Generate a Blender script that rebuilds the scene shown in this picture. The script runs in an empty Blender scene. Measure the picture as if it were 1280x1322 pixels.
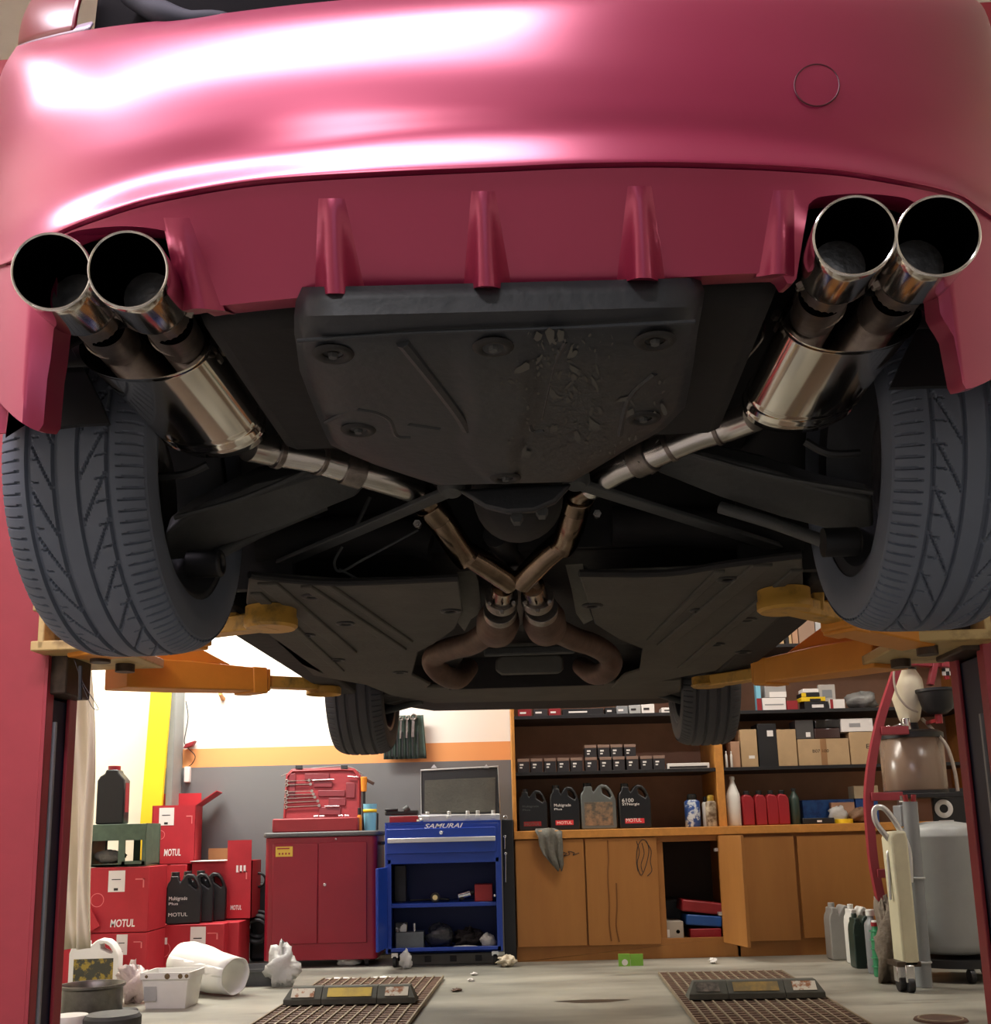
import bpy, bmesh, math, random
from mathutils import Vector as V, Matrix
SC = bpy.context.scene
COL = SC.collection
rnd = random.Random(11)
PI = math.pi
def rad(a): return a * PI / 180

# ---------------------------------------------------------------- camera
F, CX, CY, EYE = 1380.0, 640.0, 800.0, 0.78
PITCH, ROLL, YAW = rad(11.34), rad(1.4), rad(2.65)
RIGHT = V((1, 0, 0)); FWD = V((0, math.cos(PITCH), math.sin(PITCH))); UP = V((0, -math.sin(PITCH), math.cos(PITCH)))
IX = RIGHT * math.cos(ROLL) - UP * math.sin(ROLL)
IY = RIGHT * math.sin(ROLL) + UP * math.cos(ROLL)
CAMPOS = V((0, 0, EYE))
cd = bpy.data.cameras.new('camera'); cam = bpy.data.objects.new('camera', cd); COL.objects.link(cam)
cam.matrix_world = Matrix(((IX.x, IY.x, -FWD.x, 0), (IX.y, IY.y, -FWD.y, 0), (IX.z, IY.z, -FWD.z, EYE), (0, 0, 0, 1)))
cd.sensor_fit = 'HORIZONTAL'; cd.sensor_width = 36; cd.lens = F / 1280 * 36
cd.shift_y = (CY - 661) / 1280; cd.clip_start = 0.02; cd.clip_end = 100
SC.camera = cam
FR = Matrix.Rotation(-YAW, 4, 'Z')            # the car and its lift stand a little askew to the back wall
FRI = FR.inverted()
def ray(px, py): return IX * ((px - CX) / F) - IY * ((py - CY) / F) + FWD
def ony(px, py, Y): d = ray(px, py); return CAMPOS + d * (Y / d.y)
def onz(px, py, z): d = ray(px, py); return CAMPOS + d * ((z - EYE) / d.z)
def cyp(px, py, y): d = FRI.to_3x3() @ ray(px, py); return CAMPOS + d * (y / d.y)
def czp(px, py, z): d = FRI.to_3x3() @ ray(px, py); return CAMPOS + d * ((z - EYE) / d.z)
def proj(p):
    q = p - CAMPOS; w = q.dot(FWD)
    return CX + F * q.dot(IX) / w, CY - F * q.dot(IY) / w, w
def cproj(p): return proj(FR @ V(p))
def rect(x0, y0, x1, y1, Y):
    ym, xm = (y0 + y1) / 2, (x0 + x1) / 2
    return ony(x0, ym, Y).x, ony(x1, ym, Y).x, ony(xm, y1, Y).z, ony(xm, y0, Y).z
def interp(pts):
    xs = [p[0] for p in pts]; ys = [p[1] for p in pts]; n = len(xs)
    m = []
    for i in range(n):
        if i == 0: m.append((ys[1] - ys[0]) / (xs[1] - xs[0]))
        elif i == n - 1: m.append((ys[-1] - ys[-2]) / (xs[-1] - xs[-2]))
        else:
            a = (ys[i] - ys[i-1]) / (xs[i] - xs[i-1]); b = (ys[i+1] - ys[i]) / (xs[i+1] - xs[i])
            m.append(0 if a * b <= 0 else 2 * a * b / (a + b))
    def f(x):
        if x <= xs[0]: return ys[0]
        if x >= xs[-1]: return ys[-1]
        i = 0
        while xs[i+1] < x: i += 1
        h = xs[i+1] - xs[i]; t = (x - xs[i]) / h
        return ((2*t**3 - 3*t*t + 1) * ys[i] + (t**3 - 2*t*t + t) * h * m[i] + (-2*t**3 + 3*t*t) * ys[i+1] + (t**3 - t*t) * h * m[i+1])
    return f

# ---------------------------------------------------------------- materials
def lin(c): return tuple(((v / 255) / 12.92 if v <= 10.3 else ((v / 255 + .055) / 1.055) ** 2.4) for v in c)
MATS = {}
def M(name, col, rough=.5, metal=0., var=0., scale=8., col2=None, bump=0., bscale=60., coat=0., trans=0., spec=.5, emit=0., stretch=None, lo=.4, hi=.65, aniso=0.):
    if name in MATS: return MATS[name]
    m = bpy.data.materials.new(name); m.use_nodes = True; nt = m.node_tree
    b = nt.nodes['Principled BSDF']
    c = lin(col) + (1,)
    b.inputs['Base Color'].default_value = c; b.inputs['Roughness'].default_value = rough; b.inputs['Metallic'].default_value = metal
    b.inputs['Coat Weight'].default_value = coat; b.inputs['Coat Roughness'].default_value = .12
    b.inputs['Transmission Weight'].default_value = trans; b.inputs['Specular IOR Level'].default_value = spec
    if emit: b.inputs['Emission Color'].default_value = c; b.inputs['Emission Strength'].default_value = emit
    tc = nt.nodes.new('ShaderNodeTexCoord'); src = tc.outputs['Object']
    if stretch:
        mp = nt.nodes.new('ShaderNodeMapping'); mp.inputs['Scale'].default_value = stretch
        nt.links.new(src, mp.inputs['Vector']); src = mp.outputs['Vector']
    if var or col2:
        n = nt.nodes.new('ShaderNodeTexNoise'); n.inputs['Scale'].default_value = scale; n.inputs['Detail'].default_value = 6; n.inputs['Roughness'].default_value = .65
        nt.links.new(src, n.inputs['Vector'])
        r = nt.nodes.new('ShaderNodeValToRGB'); r.color_ramp.elements[0].position = lo; r.color_ramp.elements[1].position = hi
        r.color_ramp.elements[0].color = c
        r.color_ramp.elements[1].color = (lin(col2) + (1,)) if col2 else tuple(min(1, v * (1 + var)) for v in c[:3]) + (1,)
        nt.links.new(n.outputs['Fac'], r.inputs['Fac']); nt.links.new(r.outputs['Color'], b.inputs['Base Color'])
    if bump:
        n2 = nt.nodes.new('ShaderNodeTexNoise'); n2.inputs['Scale'].default_value = bscale; n2.inputs['Detail'].default_value = 4
        nt.links.new(src, n2.inputs['Vector'])
        bp = nt.nodes.new('ShaderNodeBump'); bp.inputs['Strength'].default_value = bump; bp.inputs['Distance'].default_value = .01
        nt.links.new(n2.outputs['Fac'], bp.inputs['Height']); nt.links.new(bp.outputs['Normal'], b.inputs['Normal'])
    MATS[name] = m
    return m

# ---------------------------------------------------------------- objects
def W(o):
    m = o.matrix_basis.copy(); p = o.parent
    while p: m = p.matrix_basis @ m; p = p.parent
    return m
def tag(o, label=None, cat=None, group=None, kind=None):
    if label: o['label'] = label
    if cat: o['category'] = cat
    if group: o['group'] = group
    if kind: o['kind'] = kind
    return o
def thing(name, label, cat, loc=(0, 0, 0), rz=0., group=None):
    o = bpy.data.objects.new(name, None); COL.objects.link(o); o.location = loc; o.rotation_euler = (0, 0, rz)
    o.empty_display_size = .1
    return tag(o, label, cat, group)
def kids(o): return [c for c in bpy.data.objects if c.parent == o]
def dup(root, loc, rz=None, label=None, group=None):
    def cp(o, par):
        c = o.copy(); COL.objects.link(c)
        if par: c.parent = par
        for k in kids(o): cp(k, c)
        return c
    r = cp(root, None); r.location = loc
    if rz is not None: r.rotation_euler = (0, 0, rz)
    if label: r['label'] = label
    if group: r['group'] = group
    return r
LOCAL = 'local'
class B:
    def __init__(s): s.v = []; s.f = []
    def add(s, vs, fs):
        o = len(s.v); s.v += [V(p) for p in vs]; s.f += [tuple(i + o for i in f) for f in fs]; return s
    def box(s, x0, x1, y0, y1, z0, z1, mx=None):
        vs = [V((x, y, z)) for z in (z0, z1) for y in (y0, y1) for x in (x0, x1)]
        if mx: vs = [mx @ p for p in vs]
        return s.add(vs, [(0, 2, 3, 1), (4, 5, 7, 6), (0, 1, 5, 4), (2, 6, 7, 3), (0, 4, 6, 2), (1, 3, 7, 5)])
    def bar(s, p, q, w, h, up=(0, 0, 1)):
        p, q = V(p), V(q); d = (q - p).normalized(); u = V(up); sd = d.cross(u).normalized(); u = sd.cross(d)
        vs = [c + sd * a * w / 2 + u * b * h / 2 for c in (p, q) for a, b in ((-1, -1), (1, -1), (1, 1), (-1, 1))]
        return s.add(vs, [(0, 1, 2, 3), (7, 6, 5, 4), (0, 4, 5, 1), (1, 5, 6, 2), (2, 6, 7, 3), (3, 7, 4, 0)])
    def grid(s, rows, cu=False, cv=False):
        nr, nc = len(rows), len(rows[0]); vs = [p for r in rows for p in r]; fs = []
        for i in range(nr if cv else nr - 1):
            for j in range(nc if cu else nc - 1):
                a = i * nc + j; b = i * nc + (j + 1) % nc; i2 = (i + 1) % nr
                fs.append((a, b, i2 * nc + (j + 1) % nc, i2 * nc + j))
        return s.add(vs, fs)
    def ring(s, c, ax, r, n, ph=0, r2=None, ref=None):
        ax = V(ax).normalized(); ref = V(ref) if ref else (V((0, 0, 1)) if abs(ax.z) < .9 else V((1, 0, 0)))
        a = ref.cross(ax).normalized(); b = ax.cross(a)
        return [V(c) + a * r * math.cos(2*PI*i/n + ph) + b * (r2 or r) * math.sin(2*PI*i/n + ph) for i in range(n)]
    def cap(s, ringpts): return s.add(ringpts, [tuple(range(len(ringpts)))])
    def lathe(s, prof, o=(0, 0, 0), ax=(0, 0, 1), n=24, caps=True, sc=(1, 1), ref=None):
        o = V(o); ax = V(ax).normalized()
        rows = [s.ring(o + ax * h, ax, r * sc[0], n, r2=r * sc[1], ref=ref) for r, h in prof]
        s.grid(rows, cu=True)
        if caps:
            if prof[0][0] > 1e-6: s.cap(rows[0])
            if prof[-1][0] > 1e-6: s.cap(rows[-1])
        return s
    def cyl(s, p, q, r, r2=None, n=20, caps=True):
        p, q = V(p), V(q); r2 = r if r2 is None else r2
        return s.lathe([(r, 0), (r2, (q - p).length)], p, q - p, n, caps)
    def sphere(s, c, r, n=16, sq=(1, 1, 1)):
        rows = []
        for i in range(n // 2 + 1):
            t = PI * i / (n // 2)
            rows.append([V(c) + V((sq[0]*r*math.sin(t)*math.cos(2*PI*j/n), sq[1]*r*math.sin(t)*math.sin(2*PI*j/n), sq[2]*r*math.cos(t))) for j in range(n)])
        return s.grid(rows, cu=True)
    def torus(s, c, ax, R, r, n=28, m=10, r2=None):
        ax = V(ax).normalized(); rr = s.ring((0, 0, 0), ax, 1, n); rows = []
        for d in rr:
            rows.append([V(c) + d * (R + r * math.cos(2*PI*k/m)) + ax * (r2 or r) * math.sin(2*PI*k/m) for k in range(m)])
        return s.grid(rows, cu=True, cv=True)
    def tube(s, pts, r, n=12, caps=True, sub=6, closed=False):
        pts = [V(p) for p in pts]
        if sub > 1 and len(pts) > 2:
            P = pts; out = []; N = len(P)
            for i in range(N if closed else N - 1):
                g = lambda k: P[k % N] if closed else P[max(0, min(N - 1, k))]
                p0, p1, p2, p3 = g(i - 1), g(i), g(i + 1), g(i + 2)
                for k in range(sub):
                    t = k / sub
                    out.append(.5 * ((2*p1) + (p2 - p0)*t + (2*p0 - 5*p1 + 4*p2 - p3)*t*t + (3*p1 - p0 - 3*p2 + p3)*t**3))
            if not closed: out.append(P[-1])
            pts = out
        N = len(pts); rows = []; up = None
        for i in range(N):
            a = pts[(i - 1) % N if closed else max(0, i - 1)]; b = pts[(i + 1) % N if closed else min(N - 1, i + 1)]
            d = (b - a).normalized()
            if up is None: up = V((0, 0, 1)) if abs(d.z) < .9 else V((1, 0, 0))
            sd = d.cross(up).normalized(); up = sd.cross(d).normalized()
            rr = r if not isinstance(r, (list, tuple)) else r[min(len(r) - 1, int(i * (len(r) - 1) / max(1, N - 1) + .5))]
            rows.append([pts[i] + sd * rr * math.cos(2*PI*k/n) + up * rr * math.sin(2*PI*k/n) for k in range(n)])
        s.grid(rows, cu=True, cv=closed)
        if caps and not closed: s.cap(rows[0]); s.cap(rows[-1])
        return s
    def prism(s, poly, ext):
        n = len(poly); a = [V(p) for p in poly]; b = [p + V(ext) for p in a]
        return s.add(a + b, [tuple(range(n)), tuple(range(2*n - 1, n - 1, -1))] + [(i, (i+1) % n, n + (i+1) % n, n + i) for i in range(n)])
    def rbox(s, x0, x1, y0, y1, z0, z1, r, n=5):
        # rounded in plan (vertical edges), flat top and bottom
        pts = []
        for cx, cy, a0 in ((x1 - r, y1 - r, 0), (x0 + r, y1 - r, PI/2), (x0 + r, y0 + r, PI), (x1 - r, y0 + r, 1.5*PI)):
            for k in range(n + 1):
                a = a0 + PI/2 * k / n; pts.append(V((cx + r*math.cos(a), cy + r*math.sin(a), z0)))
        return s.prism(pts, (0, 0, z1 - z0))
    def out(s, name, mat, parent=None, frame=None, smooth=40, bevel=0., seg=2, solid=0., label=None, recalc=True):
        me = bpy.data.meshes.new(name)
        vs = s.v
        if frame != LOCAL:
            mx = (frame or Matrix.Identity(4))
            if parent: mx = W(parent).inverted() @ mx
            vs = [mx @ p for p in vs]
        me.from_pydata([tuple(p) for p in vs], [], s.f)
        if recalc:
            bm = bmesh.new(); bm.from_mesh(me)
            bmesh.ops.remove_doubles(bm, verts=bm.verts, dist=1e-6)
            bmesh.ops.recalc_face_normals(bm, faces=bm.faces); bm.to_mesh(me); bm.free()
        me.materials.append(mat)
        for p in me.polygons: p.use_smooth = True
        me.set_sharp_from_angle(angle=rad(smooth))
        o = bpy.data.objects.new(name, me); COL.objects.link(o)
        if parent: o.parent = parent
        if solid:
            md = o.modifiers.new('solid', 'SOLIDIFY'); md.thickness = solid; md.offset = 0
        if bevel:
            md = o.modifiers.new('bevel', 'BEVEL'); md.width = bevel; md.segments = seg; md.limit_method = 'ANGLE'; md.angle_limit = rad(40)
        if label: o['label'] = label
        return o
def struct(b, name, mat, **k):
    o = b.out(name, mat, **k); o['kind'] = 'structure'; return o
def text(body, parent, name, mat, x0, x1, z0, z1, y, face='-y', shear=0., bold=0., ext=.0006):
    """flat lettering filling the local rectangle; faces local -y"""
    cu = bpy.data.curves.new(name, 'FONT'); cu.body = body; cu.extrude = 0.002; cu.offset = bold; cu.shear = shear; cu.size = 1; cu.resolution_u = 3
    o = bpy.data.objects.new('tmp', cu); COL.objects.link(o)
    dg = bpy.context.evaluated_depsgraph_get(); me = bpy.data.meshes.new_from_object(o.evaluated_get(dg))
    bpy.data.objects.remove(o); bpy.data.curves.remove(cu)
    me.name = name
    xs = [p.co.x for p in me.vertices]; ys = [p.co.y for p in me.vertices]
    a, c, d, e = min(xs), max(xs), min(ys), max(ys)
    for p in me.vertices:
        u = (p.co.x - a) / (c - a); w = (p.co.y - d) / (e - d)
        t = ext if p.co.z > 0 else 0
        if face == '-y': p.co = V((x0 + (x1 - x0) * u, y - t, z0 + (z1 - z0) * w))
        else: p.co = V((y + t, x0 + (x1 - x0) * u, z0 + (z1 - z0) * w))
    me.materials.clear(); me.materials.append(mat)
    q = bpy.data.objects.new(name, me); COL.objects.link(q); q.parent = parent
    return q
# ---------------------------------------------------------------- palette
m_paint = M('satin_red_paint', (164, 38, 80), .34, .55, coat=.5); _b = m_paint.node_tree.nodes['Principled BSDF']; _b.inputs['Coat IOR'].default_value = 1.75; _b.inputs['Coat Roughness'].default_value = .28
m_red_dark = M('gap_dark', (70, 14, 28), .6)
m_tail = M('taillight_red', (112, 14, 30), .3, coat=.1)
m_seal = M('rubber_seal', (18, 24, 36), .7, spec=.25)
m_black = M('black_plastic', (22, 23, 25), .5)
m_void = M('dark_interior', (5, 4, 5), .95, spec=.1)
m_tray = M('tray_plastic', (33, 36, 40), .5, var=.25, scale=5, bump=.15, bscale=40)
m_under = M('underbody_dark', (20, 19, 19), .8, var=.5, scale=9, bump=.2, bscale=30)
m_panel = M('underbody_panel', (66, 64, 58), .8, var=.3, scale=7, bump=.15, bscale=50)
m_arm = M('suspension_steel', (60, 62, 62), .6, .1, var=.4, scale=6, bump=.15)
m_rust = M('rusty_pipe', (82, 62, 52), .6, .5, var=.5, scale=14, bump=.15, bscale=40)
m_chrome = M('polished_steel', (226, 222, 216), .11, 1., bump=.012, bscale=9)
m_tip = M('brushed_tip_steel', (205, 200, 194), .13, 1.)
m_rim_edge = M('bright_lip', (225, 222, 218), .1, 1.)
m_tipin = M('shaded_pipe_inside', (4, 4, 5), .9, .0, spec=.0)  # near-black without specular: the throat's shade is put into the colour
m_neck = M('heat_tinted_steel', (120, 112, 106), .3, .9, var=.5, scale=26, bump=.1, bscale=60)
m_pipe = M('raw_steel_pipe', (208, 206, 202), .25, 1., var=.05, scale=16)
m_gold = M('gold_tinted_pipe', (124, 108, 92), .2, 1., var=.6, scale=10)
m_flange = M('flange_steel', (118, 112, 106), .36, .9, var=.5, scale=30, bump=.2)
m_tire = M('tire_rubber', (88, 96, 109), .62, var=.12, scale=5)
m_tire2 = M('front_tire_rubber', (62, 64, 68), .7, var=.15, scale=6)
m_rim = M('wheel_metal', (70, 72, 76), .45, .6, var=.3)
m_yel = M('lift_yellow', (205, 134, 40), .45, var=.12, scale=6, col2=None)
m_yelw = M('worn_yellow', (186, 142, 58), .45, .1, col2=(104, 84, 42), scale=14, lo=.5, hi=.72)
m_lred = M('lift_red', (146, 48, 58), .42, var=.12, scale=5)
m_lblue = M('channel_blue', (22, 28, 48), .5, var=.4, scale=10)
m_grease = M('greasy_metal', (58, 46, 36), .5, .4, var=.8, scale=18)
m_wood = M('orange_wood', (168, 114, 54), .55, col2=(152, 98, 44), scale=5, stretch=(1, 1, .15), lo=.3, hi=.75)
m_wood_e = M('wood_edge', (186, 126, 56), .55, var=.2, scale=20)
m_brown = M('brown_backboard', (168, 130, 102), .7, var=.15, scale=6)
m_blackshelf = M('black_shelf', (24, 24, 26), .5)
m_rcab = M('red_cabinet_paint', (132, 22, 38), .35, var=.1, scale=4)
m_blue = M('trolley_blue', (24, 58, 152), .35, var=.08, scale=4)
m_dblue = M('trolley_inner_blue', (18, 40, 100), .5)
m_alu = M('aluminium', (205, 206, 206), .35, .7)
m_white = M('white_plastic', (226, 226, 220), .45, var=-.06, scale=6)
m_cream = M('cream_plastic', (222, 214, 186), .5, var=-.1, scale=5)
m_grey = M('grey_plastic', (128, 132, 134), .45, var=.1)
m_lgrey = M('pale_grey_plastic', (176, 178, 176), .45, var=-.1)
m_tank = M('tank_grey_paint', (160, 164, 162), .42, var=-.12, scale=4)
m_carton = M('red_carton', (172, 30, 42), .6, var=.1, scale=10)
m_carton_in = M('carton_inside', (176, 128, 84), .8)
m_tan = M('brown_cardboard', (176, 148, 110), .8, var=.1, scale=9)
m_lab = M('paper_label', (228, 224, 218), .7)
m_ink = M('printed_ink', (40, 36, 36), .7)
m_wink = M('white_print', (236, 232, 228), .6)
m_jug = M('black_jug_plastic', (20, 21, 23), .38)
m_gjug = M('grey_jug_plastic', (88, 92, 90), .4, var=.15)
m_green = M('crate_green', (78, 98, 80), .6, var=.3, scale=14)
m_dgreen = M('dark_green_plastic', (40, 58, 50), .4)
m_bgreen = M('bright_green', (52, 142, 96), .4)
m_lime = M('lime_card', (128, 182, 66), .6)
m_red = M('red_plastic', (150, 28, 38), .4)
m_dred = M('dark_red_plastic', (138, 30, 36), .5, var=.15)
m_yellow = M('yellow_plastic', (226, 190, 30), .45)
m_orange = M('orange_plastic', (224, 140, 40), .45)
m_cyan = M('pale_blue_plastic', (118, 182, 204), .4)
m_bluep = M('blue_plastic', (34, 84, 158), .4)
m_steel = M('bright_steel', (210, 210, 210), .22, 1.)
m_rag = M('grey_cloth', (96, 94, 86), .9, var=.3, scale=16, bump=.5, bscale=60)
m_bag = M('thin_plastic_film', (222, 222, 218), .3, trans=.35, bump=.4, bscale=40)
m_tarp = M('cream_tarp', (238, 230, 204), .6, var=-.08, scale=4)
m_pot = M('dull_pot_steel', (120, 118, 112), .35, .8, var=-.4, scale=8)
m_oil = M('smoky_clear_plastic', (176, 150, 128), .25, trans=.55)
m_conc = None
# ================================================================ the car
CC = -.07
car = thing('car', 'red sedan lifted overhead with quad chrome exhaust tips', 'car', FR @ V((CC, 3.56, 1.14)), -YAW)
R0, ZW = .345, EYE + .724
YR, YF = 2.12, 5.0
def plan(t):
    s, c = math.sin(t), abs(math.cos(t))
    return CC + .90 * math.copysign(abs(s) ** (2 / 2.6), s), 1.78 - .58 * c
def plan_y(cx):
    a = min(1, abs(cx - CC) / .90)
    return 1.78 - .58 * math.sqrt(max(0, 1 - a ** 2.6))
X_ = [-30, 40, 130, 250, 400, 520, 640, 760, 900, 1030, 1130, 1220, 1270, 1310]
def row(*ys): return interp(list(zip(X_, ys)))
rA = row(78, 54, 36, 22, 4, -6, -14, -20, -24, -24, -20, -12, 0, 12)
rA2 = row(120, 76, 56, 40, 24, 14, 6, 0, -4, -4, 0, 10, 20, 36)
rB = row(205, 140, 110, 95, 84, 78, 74, 72, 74, 80, 92, 108, 124, 145)
rC = row(245, 208, 188, 162, 140, 134, 130, 130, 134, 142, 155, 175, 192, 212)
rD = row(308, 272, 246, 215, 192, 178, 171, 170, 174, 186, 200, 222, 240, 262)
rE = interp([(-30, 352), (20, 334), (65, 305), (125, 280), (200, 257), (350, 232), (500, 222), (640, 216), (760, 211), (840, 210), (960, 213), (1070, 220), (1170, 236), (1240, 254), (1262, 268), (1310, 300)])
rE1 = lambda x: rE(x) - 5
rL = interp([(-30, 480), (0, 520), (30, 547), (50, 556), (56, 548), (62, 480), (68, 448), (73, 330), (80, 306), (110, 296), (160, 292), (214, 298), (230, 330), (250, 385), (262, 398), (275, 396), (300, 393), (430, 381), (640, 371), (828, 361), (950, 354), (1008, 352), (1018, 366), (1026, 366), (1034, 330), (1043, 266), (1060, 254), (1110, 250), (1160, 254), (1196, 272), (1206, 330), (1211, 395), (1216, 408), (1234, 440), (1240, 480), (1247, 502), (1280, 490), (1310, 470)])
def solve(cx, y, fn, z0):
    """height at which the plan point (cx, y) shows at the row fn of the photograph"""
    z = z0
    for _ in range(14):
        yy = y(z) if callable(y) else y
        px, py, w = cproj((cx, yy, z)); z += (py - fn(px)) * w / F * 1.05
    return z
TS = [rad(-90 + 180 * i / 220) for i in range(221)]
offs = [(rA, .10), (rA2, .048), (rB, .012), (rC, .0), (rD, -.002), (rE1, -.021), (rE, -.018)]
rows_b, seam_z = [], []
for t in TS:
    cx, cy = plan(t); edge = abs(math.cos(t)) ** .4
    ctrl = []
    for fn, off in offs:
        y = cy + off * (.35 + .65 * edge); ctrl.append(V((cx - math.copysign(abs(off) * .12 * (1 - edge), cx - CC) * (1 if off > 0 else -1), y, solve(cx, y, fn, 1.5))))
    pts = []
    for i in range(len(ctrl) - 1):
        p0, p1, p2, p3 = ctrl[max(0, i-1)], ctrl[i], ctrl[i+1], ctrl[min(len(ctrl)-1, i+2)]
        for k in range(6):
            u = k / 6
            pts.append(.5*((2*p1)+(p2-p0)*u+(2*p0-5*p1+4*p2-p3)*u*u+(3*p1-p0-3*p2+p3)*u**3))
    pts.append(ctrl[-1]); seam_z.append(ctrl[-1].z)
    pts.append(ctrl[-1] + V((0, .012, -.003))); pts.append(ctrl[-1] + V((0, .04, -.003)))
    rows_b.append(pts)
bump = B().grid(rows_b).out('rear_bumper', m_paint, car, FR, smooth=60)
def seam_at(cx):
    for i in range(len(TS) - 1):
        a, b = plan(TS[i])[0], plan(TS[i+1])[0]
        if a <= cx <= b: u = (cx - a) / max(1e-9, b - a); return seam_z[i] * (1 - u) + seam_z[i+1] * u
    return seam_z[0] if cx < 0 else seam_z[-1]
def dif_off(cx, z):
    k = max(.03, 1 - (abs(cx - CC) / .62) ** 4) if abs(cx - CC) < .62 else .03
    return -.0145 + .78 * k * max(0, seam_at(cx) - z)
rows_d = []
NT = 440
for i in range(NT + 1):
    t = rad(-90 + 180 * i / NT); cx, cy = plan(t); zs = seam_at(cx) - .003
    yb = lambda z: cy + dif_off(cx, z)
    zb = min(zs - .002, solve(cx, yb, rL, 1.35)); col = []
    for k in range(13):
        z = zs + (zb - zs) * k / 12; col.append(V((cx, yb(z), z)))
    col.append(col[-1] + V((0, .02, .004))); col.append(col[-1] + V((0, .03, .01)))
    rows_d.append(col)
dif = B().grid(rows_d).out('diffuser', m_paint, bump, FR, smooth=50)
def dif_pt(px, py):
    y = 1.28
    for _ in range(25):
        p = cyp(px, py, y); y = .5 * y + .5 * (plan_y(p.x) + dif_off(p.x, p.z))
    return cyp(px, py, y)
for px0, px1, w0, w1, hh in ((428, 440, 20, 36, 1), (624, 630, 18, 34, 1), (826, 828, 18, 34, 1), (228, 262, 20, 28, .42), (1012, 1003, 16, 26, .45)):
    rows = []
    pb = rL(px1 if px1 not in (262,) else 275) + 5; pt = rE(px0) + 30
    for k in range(13):
        t = k / 12; px = px0 + (px1 - px0) * t; py = pt + (pb - pt) * t; w = w0 + (w1 - w0) * t
        h = .040 * hh * t ** .8; r = []
        for j in range(13):
            s = -1 + 2 * j / 12; q = dif_pt(px + s * w, py)
            e = .5 + .5 * math.cos(PI * s); e = min(1, e * 1.15)
            r.append(q + V((0, -1, -.35)) * (h * e - .002 * (abs(s) > .95)))
        rows.append(r)
    last = rows[-1]; rows.append([p + V((0, .05, .02)) for p in last])
    B().grid(rows).out('diffuser_fin', m_paint, bump, FR, smooth=60)
# round tow-eye cover pressed into the bumper
def bump_pt(px, py):
    y = 1.3
    for _ in range(20): p = cyp(px, py, y); y = .5 * y + .5 * plan_y(p.x)
    return cyp(px, py, y)
def surf_hit(px, py):
    """nearest point of the bumper skin seen at this pixel"""
    best = None
    for r in rows_b[60:]:
        for p in r:
            a, b, w = cproj(p); d = (a - px) ** 2 + (b - py) ** 2
            if best is None or d < best[0]: best = (d, p)
    return best[1]
q0 = surf_hit(1055, 110); qa = surf_hit(1082, 110); qb = surf_hit(1055, 86)
def on_plane(px, py):
    n = (qa - q0).cross(qb - q0).normalized(); d = FRI.to_3x3() @ ray(px, py); t = (q0 - CAMPOS).dot(n) / d.dot(n); return CAMPOS + d * t
pr = [surf_hit(1055 + 29 * math.cos(2*PI*k/40), 110 + 27 * math.sin(2*PI*k/40)) for k in range(0, 40)]
pr = [on_plane(1055 + 29 * math.cos(2*PI*k/40), 110 + 27 * math.sin(2*PI*k/40)) * .35 + p * .65 if False else on_plane(1055 + 29 * math.cos(2*PI*k/40), 110 + 27 * math.sin(2*PI*k/40)) for k, p in enumerate(pr)]
B().tube(pr, .0010, n=6, sub=1, closed=True).out('tow_eye_cover', m_red_dark, bump, FR, label='thin dark outline of the round tow-eye cover')
# tail light, boot seal and the dark boot above the bumper
def top_pt(px, dy, dz):
    t = min(range(221), key=lambda i: abs(cproj(rows_b[i][0])[0] - px)); return rows_b[t][0] + V((0, dy, dz))
for sgn in (-1, 1):
    rows = []
    for i in range(0, 62):
        tt = i if sgn < 0 else 220 - i
        p = rows_b[tt][0]; rows.append([p + V((0, .010 + .02 * k * k / 36, .006 + .016 * k)) for k in range(9)])
    B().grid(rows).out('tail_light', m_tail, car, FR, solid=.006)
    rows = []
    for i in range(14, 66):
        tt = i if sgn < 0 else 220 - i
        p = rows_b[tt][0]; rows.append([p + V((0, .006 + .006 * k, .005 + .012 * k * (i / 66))) for k in range(3)])
    B().grid(rows).out('tail_light_lens', M('pale_lens', (196, 180, 200), .2, coat=.5), car, FR, solid=.004)
B().tube([top_pt(150, .05, .10), top_pt(176, .03, .06), top_pt(205, .01, .02), top_pt(240, .01, -.002), top_pt(285, .02, -.006), top_pt(330, .06, -.03), top_pt(640, .08, -.05), top_pt(1000, .08, -.05)], .019, n=12).out('boot_seal', m_seal, car, FR)
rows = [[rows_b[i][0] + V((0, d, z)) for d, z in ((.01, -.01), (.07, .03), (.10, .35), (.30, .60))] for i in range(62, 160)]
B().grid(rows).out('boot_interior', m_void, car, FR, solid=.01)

# body sides with wheel arches, roof and glass
for sgn in (-1, 1):
    xo = CC + sgn * .885
    zb = EYE + .65
    pts = [(1.82, EYE + .78)]
    for yc in (YR, YF):
        for k in range(17):
            a = PI - PI * k / 16 ; pts.append((yc + .40 * math.cos(a), ZW - .02 + .40 * math.sin(a)))
        pts.append((yc + .42, zb))
        if yc == YR: pts.append((YF - .42, zb))
    pts += [(5.85, zb + .02), (5.95, EYE + .95), (5.6, EYE + 1.15), (4.6, EYE + 1.28), (1.82, EYE + 1.30)]
    pb = [V((xo, y, z)) for y, z in pts]
    B().prism(pb, (-sgn * .03, 0, 0)).out('side_panel', m_paint, car, FR, bevel=.004)
rows = []
for y, hw, z in ((1.95, .80, 1.28), (2.2, .78, 1.32), (2.75, .56, 1.68), (3.4, .58, 1.73), (3.9, .56, 1.68), (4.6, .76, 1.28), (5.3, .8, 1.22), (5.9, .8, 1.0)):
    rows.append([V((CC + hw * s, y, EYE + z + .02 * (1 - s * s))) for s in (-1, -.8, -.4, 0, .4, .8, 1)])
B().grid(rows).out('roof_and_bonnet', m_paint, car, FR, smooth=50, solid=.02)
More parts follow.
